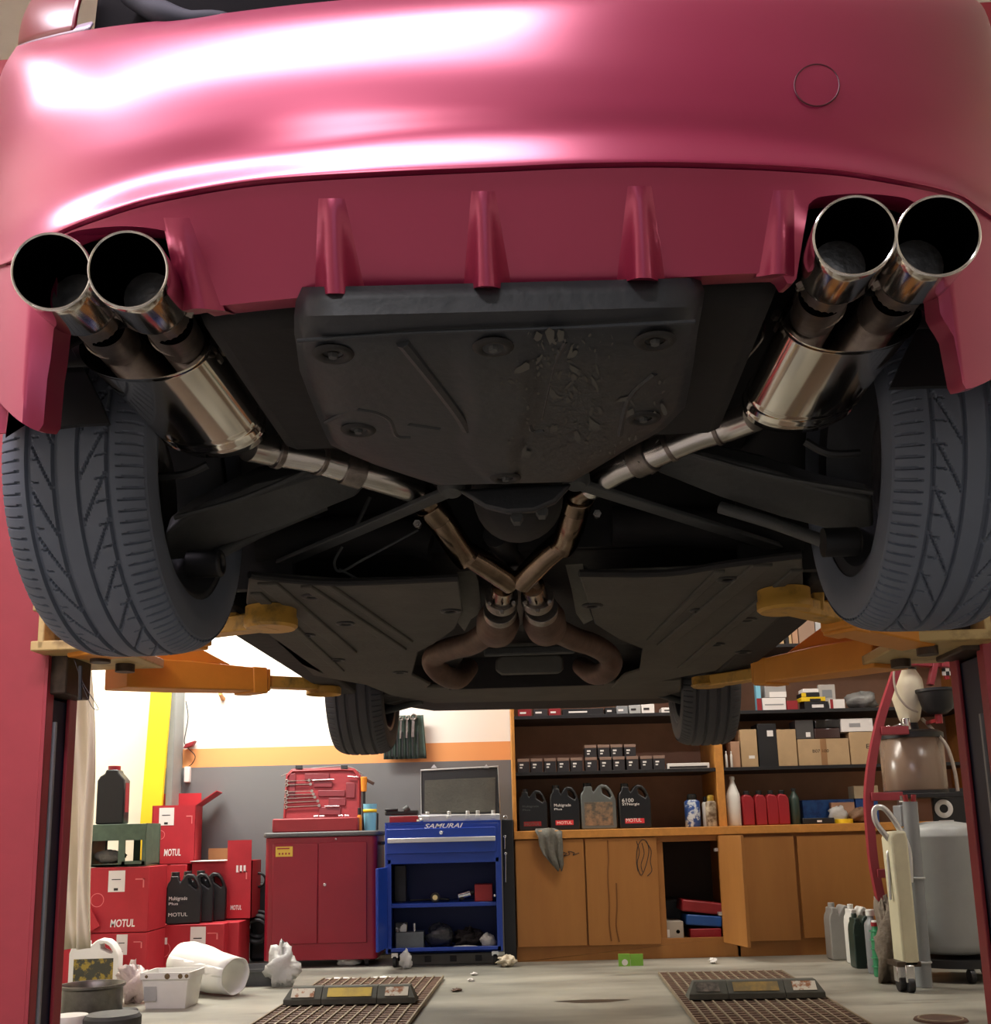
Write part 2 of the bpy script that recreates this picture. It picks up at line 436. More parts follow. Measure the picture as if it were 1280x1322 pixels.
for sgn in (-1, 1):
    B().grid([[V((CC + sgn * .79, y, EYE + 1.28)), V((CC + sgn * hw, y2, EYE + z))] for y, hw, y2, z in ((2.05, .77, 2.2, 1.32), (2.8, .57, 2.8, 1.66), (3.8, .57, 3.8, 1.66), (4.6, .76, 4.6, 1.28))]).out('side_window', M('dark_glass', (20, 24, 26), .1), car, FR, solid=.006)

# ---------------------------------------------------------------- wheels
def tread_mesh(R, wdt, grooves, slashes, sipe, nth, nw, mirror=1):
    """tire: rounded carcass with a tread whose grooves are cut into the surface"""
    prof = []
    for k in range(nw + 1):
        w = -1 + 2 * k / nw; prof.append((w * wdt / 2, R - .022 * abs(w) ** 5.0 - .004 * w * w))
    side_in = [(-.93, .94), (-1.02, .90), (-1.06, .82), (-1.03, .74), (-.94, .665)]
    side = [(w * wdt / 2, R * r) for w, r in reversed(side_in)]; side2 = [(-w, r) for w, r in reversed(side)]
    rows = []
    for i in range(nth):
        th = 2 * PI * i / nth; row = []
        def P(w, r): return V((mirror * w, r * math.cos(th), r * math.sin(th)))
        for w, r in side: row.append(P(w, r))
        for w, r in prof:
            q = w / (wdt / 2); d = 0
            for g, gw in grooves:
                if abs(q - g) < gw: d = max(d, .0075)
            for q0, q1, N, sk, wd in slashes:
                if q0 < q < q1:
                    u = (q - q0) / (q1 - q0); f = (th / (2*PI) * N - u * sk) % 1
                    if f < wd: d = max(d, .006 * max(0, min(1, (wd / 2 - abs(f - wd / 2)) / (wd * .22))))
            if abs(q) > sipe[0]:
                f = (th / (2*PI) * sipe[1] + .15 * q) % 1
                if f < sipe[2]: d = max(d, .005)
            row.append(P(w, r - d))
        for w, r in side2: row.append(P(w, r))
        rows.append(row)
    return B().grid(rows, cv=True)
TIRE_R = tread_mesh(R0, .262, [(-.54, .035), (-.17, .03), (.16, .03), (.56, .035)], [(-.54, -.17, 26, 1.25, .12), (.16, .56, 26, -1.25, .12), (-.54, -.40, 52, .1, .07), (.40, .56, 52, -.1, .07)], (.68, 104, .17), 936, 84)
TIRE_F = tread_mesh(R0, .25, [(-.55, .04), (-.2, .04), (.18, .04), (.55, .04)], [], (.70, 80, .2), 400, 50)
def wheel(c, tire, mat, sgn):
    e = bpy.data.objects.new('wheel', None); COL.objects.link(e); e.parent = car
    e.matrix_basis = W(car).inverted() @ FR @ Matrix.Translation(V(c))
    o = B(); o.v = [V(p) for p in tire.v]; o.f = list(tire.f)
    if sgn > 0: o.v = [V((-p.x, p.y, p.z)) for p in o.v]
    o.out('tire', mat, e, LOCAL, smooth=28)
    ri = R0 * .668
    B().lathe([(ri, -.118), (ri + .006, -.122), (ri - .02, -.11), (ri - .035, -.06), (ri - .04, .06), (ri - .01, .115), (ri + .004, .12)], (0, 0, 0), (1, 0, 0), 48, caps=False).out('rim', m_rim, e, LOCAL, solid=.006)
    sp = B()
    xf = .085 * sgn
    for k in range(5):
        for a2 in (-.10, .10):
            a = 2*PI*k/5 + a2
            sp.bar((xf, .05*math.cos(a), .05*math.sin(a)), (xf, (ri-.02)*math.cos(a), (ri-.02)*math.sin(a)), .035, .03, up=(1, 0, 0))
    sp.cyl((xf - .02, 0, 0), (xf + .02, 0, 0), .075, n=24)
    sp.out('spokes', m_rim, e, LOCAL, bevel=.004)
    B().lathe([(.06, 0), (.15, 0), (.15, .02), (.06, .02)], (-.03 * sgn, 0, 0), (sgn, 0, 0), 40, caps=False).out('brake_disc', m_flange, e, LOCAL)
    B().box(-.04, .04, -.18, -.08, -.07, .07).out('brake_caliper', m_arm, e, LOCAL, bevel=.012)
il, ir = cyp(178, 660, 1.79).x, cyp(1168, 640, 1.79).x
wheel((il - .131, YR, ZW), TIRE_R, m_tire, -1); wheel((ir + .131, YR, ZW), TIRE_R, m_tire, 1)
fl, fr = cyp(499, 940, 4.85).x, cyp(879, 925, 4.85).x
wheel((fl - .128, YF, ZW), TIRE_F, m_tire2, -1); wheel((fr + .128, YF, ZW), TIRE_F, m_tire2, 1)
for xs, yc in ((-1, YR), (1, YR), (-1, YF), (1, YF)):
    x0, x1 = (CC + xs * .54, CC + xs * .86)
    rows = []
    for k in range(25):
        a = rad(8 if yc == YR else 25) + rad(180 - (23 if yc == YR else 50)) * k / 24
        rows.append([V((x, yc + .405 * math.cos(a), ZW + .405 * math.sin(a))) for x in (x0, x1)])
    B().grid(rows).out('wheel_arch_liner', m_black, car, FR, solid=.006)
# liner flaps seen below the bumper corners
for pl in ([(62, 500), (66, 552), (100, 548), (140, 546), (130, 520), (110, 480), (92, 450), (70, 460)], [(1240, 470), (1244, 498), (1200, 498), (1150, 500), (1170, 455), (1185, 425), (1212, 400), (1236, 440)]):
    B().prism([cyp(x, y, 1.73) for x, y in pl], (0, .012, 0)).out('bumper_liner', m_black, car, FR)

# ---------------------------------------------------------------- underside
und = B().box(CC - .56, CC + .56, 1.42, 5.7, EYE + .90, EYE + .93)
und.box(CC - .86, CC + .86, 2.62, 4.5, EYE + .70, EYE + .72)
und.box(CC - .56, CC + .56, 4.4, 5.6, EYE + .71, EYE + .73)
for sg in (-1, 1): und.box(CC + sg * .71 - .16, CC + sg * .71 + .16, 2.55, 2.58, EYE + .61, EYE + 1.1)
und.box(CC - .87, CC + .87, 2.60, 2.63, EYE + .70, EYE + 1.1)
und.box(CC - .70, CC + .70, 1.5, 1.72, EYE + .94, EYE + .97)
und.out('floor_pan', m_under, car, FR)
B().grid([[V((plan(t)[0] * .97, plan(t)[1] + .10, z)) for z in (EYE + .72, EYE + .98)] for t in TS[30:191:4]]).out('gap_backing', m_void, car, FR, solid=.01)  # near-black sheet added behind the seam so its gap reads as shade
# boot-floor wells behind the mufflers
for sgn in (-1, 1):
    B().box(CC + sgn * .30 - .12, CC + sgn * .30 + .12, 1.40, 1.95, EYE + .73, EYE + .90).out('spare_well_side', m_under, car, FR, bevel=.03)
# undertray
tr = [(366, 392, 902, .690), (384, 384, 908, .672), (402, 382, 905, .652), (424, 382, 901, .642), (436, 384, 899, .636), (470, 388, 895, .634), (500, 399, 890, .634), (530, 411, 884, .634), (556, 422, 858, .634), (568, 428, 838, .635), (580, 452, 814, .636), (595, 486, 788, .638), (610, 528, 762, .640), (623, 562, 742, .642)]
rows = []
for py, xl, xr, z in tr:
    r = []
    for j in range(41):
        u = -1 + 2 * j / 40; px = xl + (xr - xl) * (u + 1) / 2; pyy = py - (px - 640) * .024
        r.append(czp(px, pyy, EYE + z + .018 * abs(u) ** 14 - .006 * (abs(u - .0) < .16) * (py > 440)))
    rows.append(r)
ft = [p + V((0, .01, .05)) for p in rows[-1]]; rows.append(ft)
tray = B().grid(rows).out('undertray', None or m_tray, car, FR, smooth=50, solid=.005)
ZT = EYE + .634
for px, py in ((430, 457), (637, 448), (846, 440), (463, 555), (647, 549), (831, 540), (653, 617)):
    p = czp(px, py, ZT - .002)
    bo = B().torus(p, (0, 0, 1), .021, .0075, n=24, m=8, r2=.004).lathe([(.0, .0), (.019, 0)], p + V((0, 0, .0015)), (0, 0, 1), 20, caps=False).out('bolt_recess', M('recess_shade', (8, 8, 9), .6), tray, FR)  # flush ring and disc; the recess's shade is put into their near-black colour
    B().lathe([(.0, -.006), (.006, -.006), (.0075, 0)], p, (0, 0, 1), 6, caps=False).out('bolt', m_arm, tray, FR)
for pts, r in (([(520, 440), (560, 490), (590, 530), (603, 552)], .010), ([(462, 526), (485, 530), (503, 540), (512, 560), (530, 562)], .0055), ([(528, 545), (568, 551)], .006), ([(622, 526), (662, 526), (680, 530), (686, 553), (702, 553)], .0055), ([(622, 440), (630, 500), (650, 505), (664, 495), (662, 440)], .004), ([(700, 540), (716, 470), (730, 440)], .004), ([(420, 545), (470, 520)], .003), ([(845, 480), (812, 512), (800, 560)], .006)):
    B().tube([czp(x, y, ZT + .001) for x, y in pts], r, n=8, sub=4).out('pressed_rib', m_tray, tray, FR)
B().tube([czp(x, y, ZT + .002) for x, y in ((384, 440), (440, 436), (530, 430), (640, 426), (760, 422), (898, 415))], .0028, n=8).out('pressed_rib', m_tray, tray, FR)
# scrape marks on the tray, each with its own ragged outline
sc_ = B()
for k in range(320):
    if k < 200: px, py = rnd.gauss(722, 32), rnd.uniform(428, 600)
    else: px, py = rnd.uniform(640, 860), rnd.gauss(520, 45)
    if not (410 + 0 < px < 880 and 430 < py < 606): continue
    n = rnd.randint(5, 8); a = rnd.uniform(1.5, 6) * (2.2 if k % 7 == 0 else .7); b = a * rnd.uniform(.2, .7); ro = rnd.gauss(1.6, .6)
    c = []
    for i in range(n):
        t = 2*PI*i/n; q = rnd.uniform(.45, 1.1); x, y = a*q*math.cos(t), b*q*math.sin(t)
        c.append(czp(px + x*math.cos(ro) - y*math.sin(ro), py + x*math.sin(ro) + y*math.cos(ro), ZT - .0094 - k * 1e-6 if abs((px - 642) / 255) < .16 else ZT - .0034 - k * 1e-6))
    sc_.add(c, [tuple(range(n))])
sc_.out('scrape_marks', M('scraped_plastic', (76, 76, 71), .8), tray, FR)['kind'] = 'stuff'

# mufflers, pipes
def muffler(sgn):
    P = (lambda x, y, d: cyp(x, y, d))
    if sgn < 0:
        A, Z_ = P(188, 462, 1.56), P(283, 560, 1.93)
        tips = [(66, 350), (165, 348)]
    else:
        A, Z_ = P(1100, 425, 1.56), P(1024, 527, 1.93)
        tips = [(1104, 304), (1212, 304)]
    A.z = (A.z + .02); d = (Z_ - A).normalized(); L = (Z_ - A).length
    a, b = .103, .058
    rings = []
    def rg(u, k): 
        c = A + d * (L * u); sd = d.cross(V((0, 0, 1))).normalized(); up = sd.cross(d)
        return [c + sd * a * k * math.copysign(abs(math.cos(2*PI*i/48)) ** .95, math.cos(2*PI*i/48)) + up * b * k * math.copysign(abs(math.sin(2*PI*i/48)) ** .95, math.sin(2*PI*i/48)) for i in range(48)]
    prof = [(-.02, .97), (-.02, 1.035), (.0, 1.04), (.012, 1.0), (.03, 1.0), (.4, 1.0), (.72, 1.0), (.74, 1.0), (.76, 1.02), (.78, 1.0), (.80, 1.0), (.85, .99), (.87, .99), (.885, 1.015), (.90, .985), (.97, .93), (1.0, .84)]
    rings = [rg(u, k) for u, k in prof]
    mb = B().grid(rings, cu=True); mb.cap(rings[-1]); mb.cap(rg(.005, .985))
    mf = mb.out('muffler', m_chrome, car, FR, smooth=45)
    sd = d.cross(V((0, 0, 1))).normalized(); 
    for j, (tx, ty) in enumerate(tips):
        o = P(tx, ty, 1.20); k = (-1 if j == 0 else 1)
        tgt = A + sd * (k * .052) + V((0, 0, .012)) + d * .02
        ax = (tgt - o).normalized(); ax = (ax * .6 + d * .0 + V((0, 1, .06)) * .4).normalized() 
        n1 = o + ax * .115
        tb = B().lathe([(.0470, .002), (.0492, 0), (.0504, .003), (.0504, .020), (.0502, .10), (.048, .112), (.040, .116)], o, ax, 48, caps=False)
        tp = tb.out('exhaust_tip', m_tip, mf, FR, smooth=50)
        # inner wall and dark throat
        B().lathe([(.0467, .003), (.0462, .03), (.0455, .10), (.036, .112), (.034, .205), (.0, .205)], o, ax, 48, caps=False).out('tip_inside', m_tipin, mf, FR, smooth=50)
        B().torus(o + ax * .002, ax, 1 * .0485, .0021, n=56, m=8).out('tip_lip', m_rim_edge, mf, FR)
        B().tube([n1 - ax * .01, n1 + ax * .05, (n1 + ax * .09) * .4 + tgt * .6, tgt], .036, n=24, sub=5).out('neck_pipe', m_neck, mf, FR)
        B().torus(n1 * .35 + tgt * .65, (tgt - n1), .0355, .004, n=28, m=6).out('neck_weld', m_neck, mf, FR)
        q = o + ax * .135 + V((.045 * (1 if sgn < 0 else -1), 0, -.012))
        B().cyl(q, q + V((.012, -.018, 0)), .008, n=6).cyl(q + V((0, .01, 0)), q + V((.006, -.03, -.002)), .004, n=8).out('clamp_bolt', m_flange, mf, FR)
    # hanger bolts
    hb = (300, 455) if sgn < 0 else (990, 415)
    q = P(hb[0], hb[1], 1.62)
    bo = B()
    for dx, dz in ((-.012, 0), (.014, .006), (.016, -.016), (-.02, -.014)):
        bo.cyl(q + V((dx, 0, dz)), q + V((dx, -.016, dz)), .007, n=6)
    bo.tube([q + V((0, .02, .01)), q + V((-sgn * .01, .0, -.03)), q + V((-sgn * .03, .04, -.045))], .003, n=6)
    bo.out('hanger_bolts', m_flange, mf, FR)
    return A, Z_, d
LA, LZ, Ld = muffler(-1); RA, RZ, Rd = muffler(1)
def pipe_run(name, pts, r, mat, par, n=20, sub=6):
    return B().tube([cyp(x, y, d) for x, y, d in pts], r, n=n, sub=sub).out(name, mat, par, FR)
xp = pipe_run('exhaust_pipe', [(320, 575, 1.98), (352, 582, 2.03), (400, 590, 2.07), (440, 602, 2.11), (500, 620, 2.18), (535, 632, 2.26)], .031, m_pipe, car)
pipe_run('exhaust_pipe', [(975, 537, 1.98), (940, 550, 2.04), (900, 562, 2.07), (850, 583, 2.11), (800, 605, 2.18), (762, 628, 2.26)], .031, m_pipe, car)
pipe_run('exhaust_pipe', [(530, 630, 2.3), (548, 640, 2.34), (562, 658, 2.38), (575, 680, 2.42), (596, 712, 2.50), (605, 722, 2.52)], .033, m_gold, car)
pipe_run('exhaust_pipe', [(768, 624, 2.3), (752, 632, 2.33), (746, 645, 2.38), (738, 678, 2.44), (730, 698, 2.50), (724, 706, 2.52)], .033, m_gold, car)
pipe_run('exhaust_pipe', [(598, 712, 2.51), (625, 728, 2.56), (660, 752, 2.64)], .031, m_gold, car, sub=2)
pipe_run('exhaust_pipe', [(733, 695, 2.51), (705, 718, 2.56), (672, 752, 2.64)], .031, m_gold, car, sub=2)
# welded joints and slip clamps
for x0, y0, d0, x1, y1, d1, r, mt in ((354, 583, 2.03, 362, 585, 2.04, .034, m_neck), (408, 592, 2.075, 414, 594, 2.085, .034, m_neck), (443, 603, 2.115, 468, 611, 2.14, .036, m_flange), (930, 553, 2.05, 924, 555, 2.055, .034, m_neck), (868, 575, 2.095, 862, 578, 2.10, .034, m_neck), (842, 587, 2.12, 820, 597, 2.15, .036, m_flange), (553, 650, 2.36, 567, 668, 2.4, .037, m_gold), (748, 640, 2.36, 744, 655, 2.4, .037, m_gold)):
    B().cyl(cyp(x0, y0, d0), cyp(x1, y1, d1), r, n=24).out('pipe_clamp', mt, car, FR, bevel=.002)
for x, y, d in ((843, 606, 2.16), (540, 677, 2.36), (771, 664, 2.38), (590, 632, 2.2), (741, 622, 2.2)):
    q = cyp(x, y, d); B().cyl(q, q + V((0, -.02, -.004)), .0095, n=6).cyl(q + V((0, .02, 0)), q + V((0, -.03, -.006)), .005, n=8).out('clamp_bolt', m_flange, car, FR)
# crossover plate, flanges, flex joints, catalytic converters
B().prism([cyp(x, y, 2.62) for x, y in ((652, 730), (668, 728), (684, 732), (697, 748), (690, 754), (650, 754), (642, 748))], (0, .06, .006)).out('crossover_plate', m_flange, car, FR, bevel=.006)
for sg, pts in ((-1, [(650, 756), (648, 775), (646, 790), (644, 806), (638, 826)]), (1, [(688, 756), (694, 774), (699, 788), (703, 803), (710, 824)])):
    (ax_, ay_), (bx_, by_), (cx_, cy_), (dx_, dy_), (ex_, ey_) = pts
    B().cyl(cyp(ax_, ay_, 2.66), cyp(bx_, by_, 2.78), .030, n=24).out('pipe_collar', m_gold, car, FR)
    fl_ = B().cyl(cyp(bx_, by_ - 6, 2.76), cyp(bx_, by_ + 2, 2.80), .044, n=28).cyl(cyp(cx_, cy_ - 4, 2.84), cyp(cx_, cy_ + 2, 2.87), .046, n=28)
    for k in range(3):
        a = rad(200 + 70 * k); c_ = cyp(bx_, by_, 2.75) + V((.034 * math.cos(a), 0, .034 * math.sin(a)))
        fl_.cyl(c_, c_ + V((0, -.025, 0)), .007, n=6)
    fl_.out('pipe_flange', m_flange, car, FR, bevel=.002)
    B().lathe([(.042, 0), (.044, .05), (.057, .09), (.062, .14), (.060, .24), (.045, .30)], cyp(cx_, cy_, 2.86), cyp(ex_, ey_, 3.3) - cyp(cx_, cy_, 2.86), 32).out('catalytic_converter', m_rust, car, FR, smooth=50)
pipe_run('downpipe', [(636, 812, 3.1), (610, 830, 3.26), (580, 838, 3.4), (562, 846, 3.5), (560, 858, 3.55), (574, 872, 3.62), (592, 876, 3.75), (605, 862, 3.95)], .037, m_rust, car, n=24)
pipe_run('downpipe', [(712, 810, 3.1), (740, 824, 3.26), (764, 832, 3.4), (782, 842, 3.5), (790, 855, 3.55), (782, 868, 3.62), (766, 870, 3.75), (752, 860, 3.95)], .037, m_rust, car, n=24)
# heat shields beside the tunnel
for pl in ([(588, 722), (606, 716), (618, 752), (622, 790), (608, 800), (600, 815), (588, 800), (596, 780), (592, 750)], [(744, 712), (752, 722), (760, 782), (766, 800), (754, 806), (744, 792), (738, 760), (728, 720)]):
    B().prism([cyp(x, y, 2.72 + (y - 715) * .004) for x, y in pl], (0, .01, .012)).out('heat_shield', M('heat_shield_foil', (92, 90, 82), .6, .3, var=.3, bump=.5, bscale=20), car, FR)
# lower arms: boxed pressings with a rolled rim
def arm(pl, ds, name, th=.05, mat=m_arm):
    pts = [cyp(x, y, d + .09) for (x, y), d in zip(pl, ds)]
    return B().prism(pts, (0, .03, th)).out(name, mat, car, FR, bevel=.012, seg=3)
arm([(212, 690), (250, 660), (330, 628), (420, 606), (478, 622), (460, 642), (370, 676), (300, 704), (262, 722), (214, 726)], [2.06, 2.06, 2.10, 2.12, 2.16, 2.22, 2.24, 2.22, 2.2, 2.15], 'lower_control_arm')
arm([(836, 590), (900, 586), (990, 608), (1060, 632), (1128, 646), (1130, 682), (1090, 690), (1010, 668), (930, 642), (850, 612)], [2.14, 2.10, 2.08, 2.06, 2.04, 2.12, 2.2, 2.24, 2.24, 2.2], 'lower_control_arm')
for a_, b_ in (((225, 668, 2.12), (408, 602, 2.17)), ((880, 582, 2.17), (1128, 636, 2.10))):
    B().tube([cyp(*a_), (cyp(*a_) + cyp(*b_)) / 2 + V((0, 0, -.012)), cyp(*b_)], .006, n=8).out('arm_rim', m_arm, car, FR)
B().bar(cyp(590, 630, 2.18), cyp(338, 738, 2.62), .040, .012).out('brace_bar', m_arm, car, FR, bevel=.003)
B().bar(cyp(738, 622, 2.18), cyp(1022, 712, 2.58), .040, .012).out('brace_bar', m_arm, car, FR, bevel=.003)
for x, y, d in ((583, 631, 2.16), (744, 622, 2.16)):
    B().lathe([(0, -.012), (.02, -.012), (.03, 0), (.03, .015)], cyp(x, y, d), (0, .25, 1), 20).out('brace_bolt', m_arm, car, FR)
for x, y, d in ((1082, 700, 2.14), (262, 728, 2.2)):
    q = cyp(x, y, d); B().cyl(q + V((-.03, 0, 0)), q + V((.035, 0, 0)), .03, n=20).torus(q + V((.036, 0, 0)), (1, 0, 0), .022, .008).out('arm_bushing', m_black, car, FR)
for pts in ([(930, 655, 2.3), (1000, 676, 2.25), (1072, 702, 2.16)], [(255, 730, 2.25), (330, 690, 2.35), (420, 652, 2.4)]):
    B().tube([cyp(*p) for p in pts], .014, n=10).out('toe_link', m_arm, car, FR)
for pts in ([(205, 615, 1.95), (240, 612, 1.95), (268, 600, 1.95)], [(1040, 570, 1.95), (1070, 585, 1.95), (1110, 585, 1.95)]):
    B().tube([cyp(*p) for p in pts], .008, n=8).out('brake_hose', m_black, car, FR)
# cables by the left brace
B().tube([cyp(x, y, 2.5) for x, y in ((540, 684), (470, 722), (440, 738), (432, 726), (442, 706))], .0035, n=6).tube([cyp(x, y, 2.5) for x, y in ((438, 735), (452, 742), (462, 748))], .0035, n=6).tube([cyp(x, y, 2.45) for x, y in ((478, 642), (460, 680))], .005, n=6).out('brake_cable', m_arm, car, FR)
# rear subframe, differential
B().tube([cyp(330, 700, 2.55), cyp(500, 690, 2.6), cyp(560, 700, 2.6)], .05, n=12).out('subframe', m_under, car, FR)
B().tube([cyp(1040, 690, 2.55), cyp(880, 680, 2.6), cyp(790, 680, 2.6)], .05, n=12).out('subframe', m_under, car, FR)
B().lathe([(.05, -.02), (.085, .0), (.10, .06), (.10, .16), (.06, .26), (.045, .34)], cyp(668, 655, 2.15) + V((0, 0, .06)), (0, 1, .05), 28).out('differential', m_under, car, FR, smooth=50)
B().prism([cyp(x, y, 2.05) for x, y in ((590, 632), (740, 624), (718, 648), (690, 660), (655, 662), (625, 655))], (0, .08, .02)).out('differential_cover', m_tray, car, FR, bevel=.008)
for x, y in ((668, 672), (700, 664)):
    q = cyp(x, y, 2.12); B().cyl(q, q + V((0, -.03, 0)), .013, n=6).out('differential_bolt', m_arm, car, FR)
B().tube([cyp(640, 690, 2.5), cyp(668, 745, 2.9), cyp(668, 830, 4.3)], .032, n=16, sub=3).out('propshaft', m_black, car, FR)
# flat covers under the floor, with fasteners and pressed channels
ZP = EYE + .60
def floor_panel(pl, chan, fast, edge):
    pts = [czp(x, y, ZP) for x, y in pl]
    pn = B().prism(pts, (0, 0, .012)).out('floor_cover', m_panel, car, FR, bevel=.004)
    for a_, b_, w in chan:
        B().bar(czp(*a_, ZP - .001), czp(*b_, ZP - .001), w, .012).out('pressed_channel', m_panel, pn, FR, bevel=.004)
    for x, y in fast:
        q = czp(x, y, ZP - .001); B().torus(q, (0, 0, 1), .022, .008, n=20, m=8, r2=.004).lathe([(0, .001), (.02, .001)], q, (0, 0, 1), 16, caps=False).out('fastener', m_black, pn, FR)
    B().tube([czp(x, y, ZP - .004) for x, y in edge], .009, n=8, sub=3).out('cover_edge', m_under, pn, FR)
floor_panel([(322, 744), (440, 752), (592, 748), (598, 790), (588, 812), (560, 832), (540, 842), (532, 872), (556, 884), (545, 893), (470, 884), (404, 872), (372, 842), (338, 812), (318, 780)],
    [((345, 752), (452, 842), .05), ((395, 756), (520, 838), .03), ((420, 752), (530, 828), .02), ((330, 765), (440, 866), .03)],
    [(404, 770), (447, 805), (395, 820), (435, 852), (582, 789), (517, 868)], [(322, 742), (350, 746), (440, 752), (592, 746)])
floor_panel([(748, 742), (900, 736), (1000, 722), (1036, 722), (1038, 770), (1000, 806), (962, 836), (925, 866), (850, 880), (790, 888), (806, 872), (826, 866), (830, 838), (800, 826), (768, 806), (760, 780)],
    [((985, 728), (858, 832), .05), ((930, 736), (840, 826), .025), ((1030, 735), (880, 862), .03)],
    [(940, 748), (904, 788), (765, 782), (965, 800), (925, 832), (960, 842)], [(748, 740), (860, 740), (940, 728), (1036, 716)])
# sills
for sgn in (-1, 1):
    B().box(CC + sgn * .80 - .06, CC + sgn * .80 + .06, 2.62, 4.5, EYE + .600, EYE + .70).out('sill', m_under, car, FR, bevel=.012)
# gearbox plate, crossmembers and the front splash tray
B().prism([cyp(x, y, 3.9) for x, y in ((640, 852), (648, 846), (722, 844), (728, 850), (728, 864), (722, 870), (648, 872), (640, 866))], (0, .10, .02)).out('gearbox_pan', M('gearbox_alloy', (92, 90, 84), .6, .3, var=.3), car, FR, bevel=.008)
B().bar(cyp(625, 842, 3.8), cyp(742, 838, 3.8), .03, .03).out('gearbox_crossmember', m_arm, car, FR, bevel=.006)
B().prism([cyp(x, y, 4.25) for x, y in ((620, 800), (760, 795), (780, 884), (580, 890))], (0, .02, 0)).out('engine_bay_shield', m_under, car, FR)
B().prism([czp(x, y, EYE + .605) for x, y in ((470, 884), (560, 888), (800, 882), (880, 878), (880, 893), (850, 902), (560, 908), (505, 898))], (0, 0, .02)).out('front_crossmember', m_panel, car, FR, bevel=.006)
B().prism([czp(x, y, EYE + .625) for x, y in ((440, 900), (505, 896), (560, 900), (850, 894), (900, 888), (905, 900), (860, 908), (760, 914), (560, 918), (520, 912))], (0, 0, .02)).out('front_splash_tray', m_under, car, FR, bevel=.006)
for a_, b_ in (((500, 905, 5.0), (560, 890, 4.9)), ((880, 905, 5.0), (815, 885, 4.9)), ((498, 918, 5.05), (545, 905, 5.0)), ((500, 895, 4.8), (555, 893, 4.8))):
    B().tube([cyp(*a_), cyp(*b_)], .016, n=10, sub=1).out('front_control_arm', m_arm, car, FR)
# ================================================================ the two-post lift
def post(sgn, xin, yn, yf, zc, label, low=.12):
    """C-section post, open towards the car; local frame of the car"""
    xo = xin + sgn * .34
    t = thing('lift_post', label, 'car lift', FR @ V((xin + sgn * .17, (yn + yf) / 2, 0)), -YAW)
    b = B()
    for y0, y1 in ((yn, yn + .012), (yf - .012, yf)): b.box(min(xin, xo), max(xin, xo), y0, y1, 0, 3.4)
    b.box(min(xo, xo - sgn * .012), max(xo, xo - sgn * .012), yn, yf, 0, 3.4)
    for y0, y1 in ((yn, yn + .05), (yf - .05, yf)): b.box(min(xin, xin + sgn * .012), max(xin, xin + sgn * .012), y0, y1, 0, 3.4)
    b.out('post_shell', m_lred, t, FR, bevel=.003)
    B().box(min(xin + sgn * .014, xo - sgn * .014), max(xin + sgn * .014, xo - sgn * .014), yn + .052, yf - .014, 0, zc - low - .01).out('inner_channel', m_lblue, t, FR)
    B().box(min(xin - sgn * .004, xin + sgn * .012), max(xin - sgn * .004, xin + sgn * .012), yn + .06, yn + .072, .0, zc - .2).out('slide_rail', m_grey, t, FR)
    B().box(xin - .20 if sgn > 0 else xin - .45, xin + .45 if sgn > 0 else xin + .20, yn - .10, yf + .1, 0, .02).out('base_plate', m_lred, t, FR, bevel=.003)
    ca = B().box(min(xin + sgn * .06, xin - sgn * .05), max(xin + sgn * .06, xin - sgn * .05), yn + .02, yf - .02, zc - low, zc + .32)
    ca.out('carriage', m_grease, t, FR, bevel=.005)
    cb = B()
    cb.box(min(xin - sgn * .24, xin + sgn * .02), max(xin - sgn * .24, xin + sgn * .02), yn - .08, yf + .10, zc - .005, zc + .025)
    cb.box(min(xin - sgn * .24, xin + sgn * .02), max(xin - sgn * .24, xin + sgn * .02), yn - .08, yf + .10, zc + .115, zc + .145)
    cb.box(min(xin, xin - sgn * .02), max(xin, xin - sgn * .02), yn - .08, yf + .1, zc, zc + .145)
    cb.out('arm_bracket', M('worn_beige_steel', (190, 166, 110), .5, .1, col2=(120, 98, 60), scale=12, lo=.5, hi=.75), t, FR, bevel=.004)
    for y in (yn + .02, yf):
        B().cyl((xin - sgn * .15, y, zc - .03), (xin - sgn * .15, y, zc + .18), .03, n=20).out('arm_pin', m_grease, t, FR)
    return t
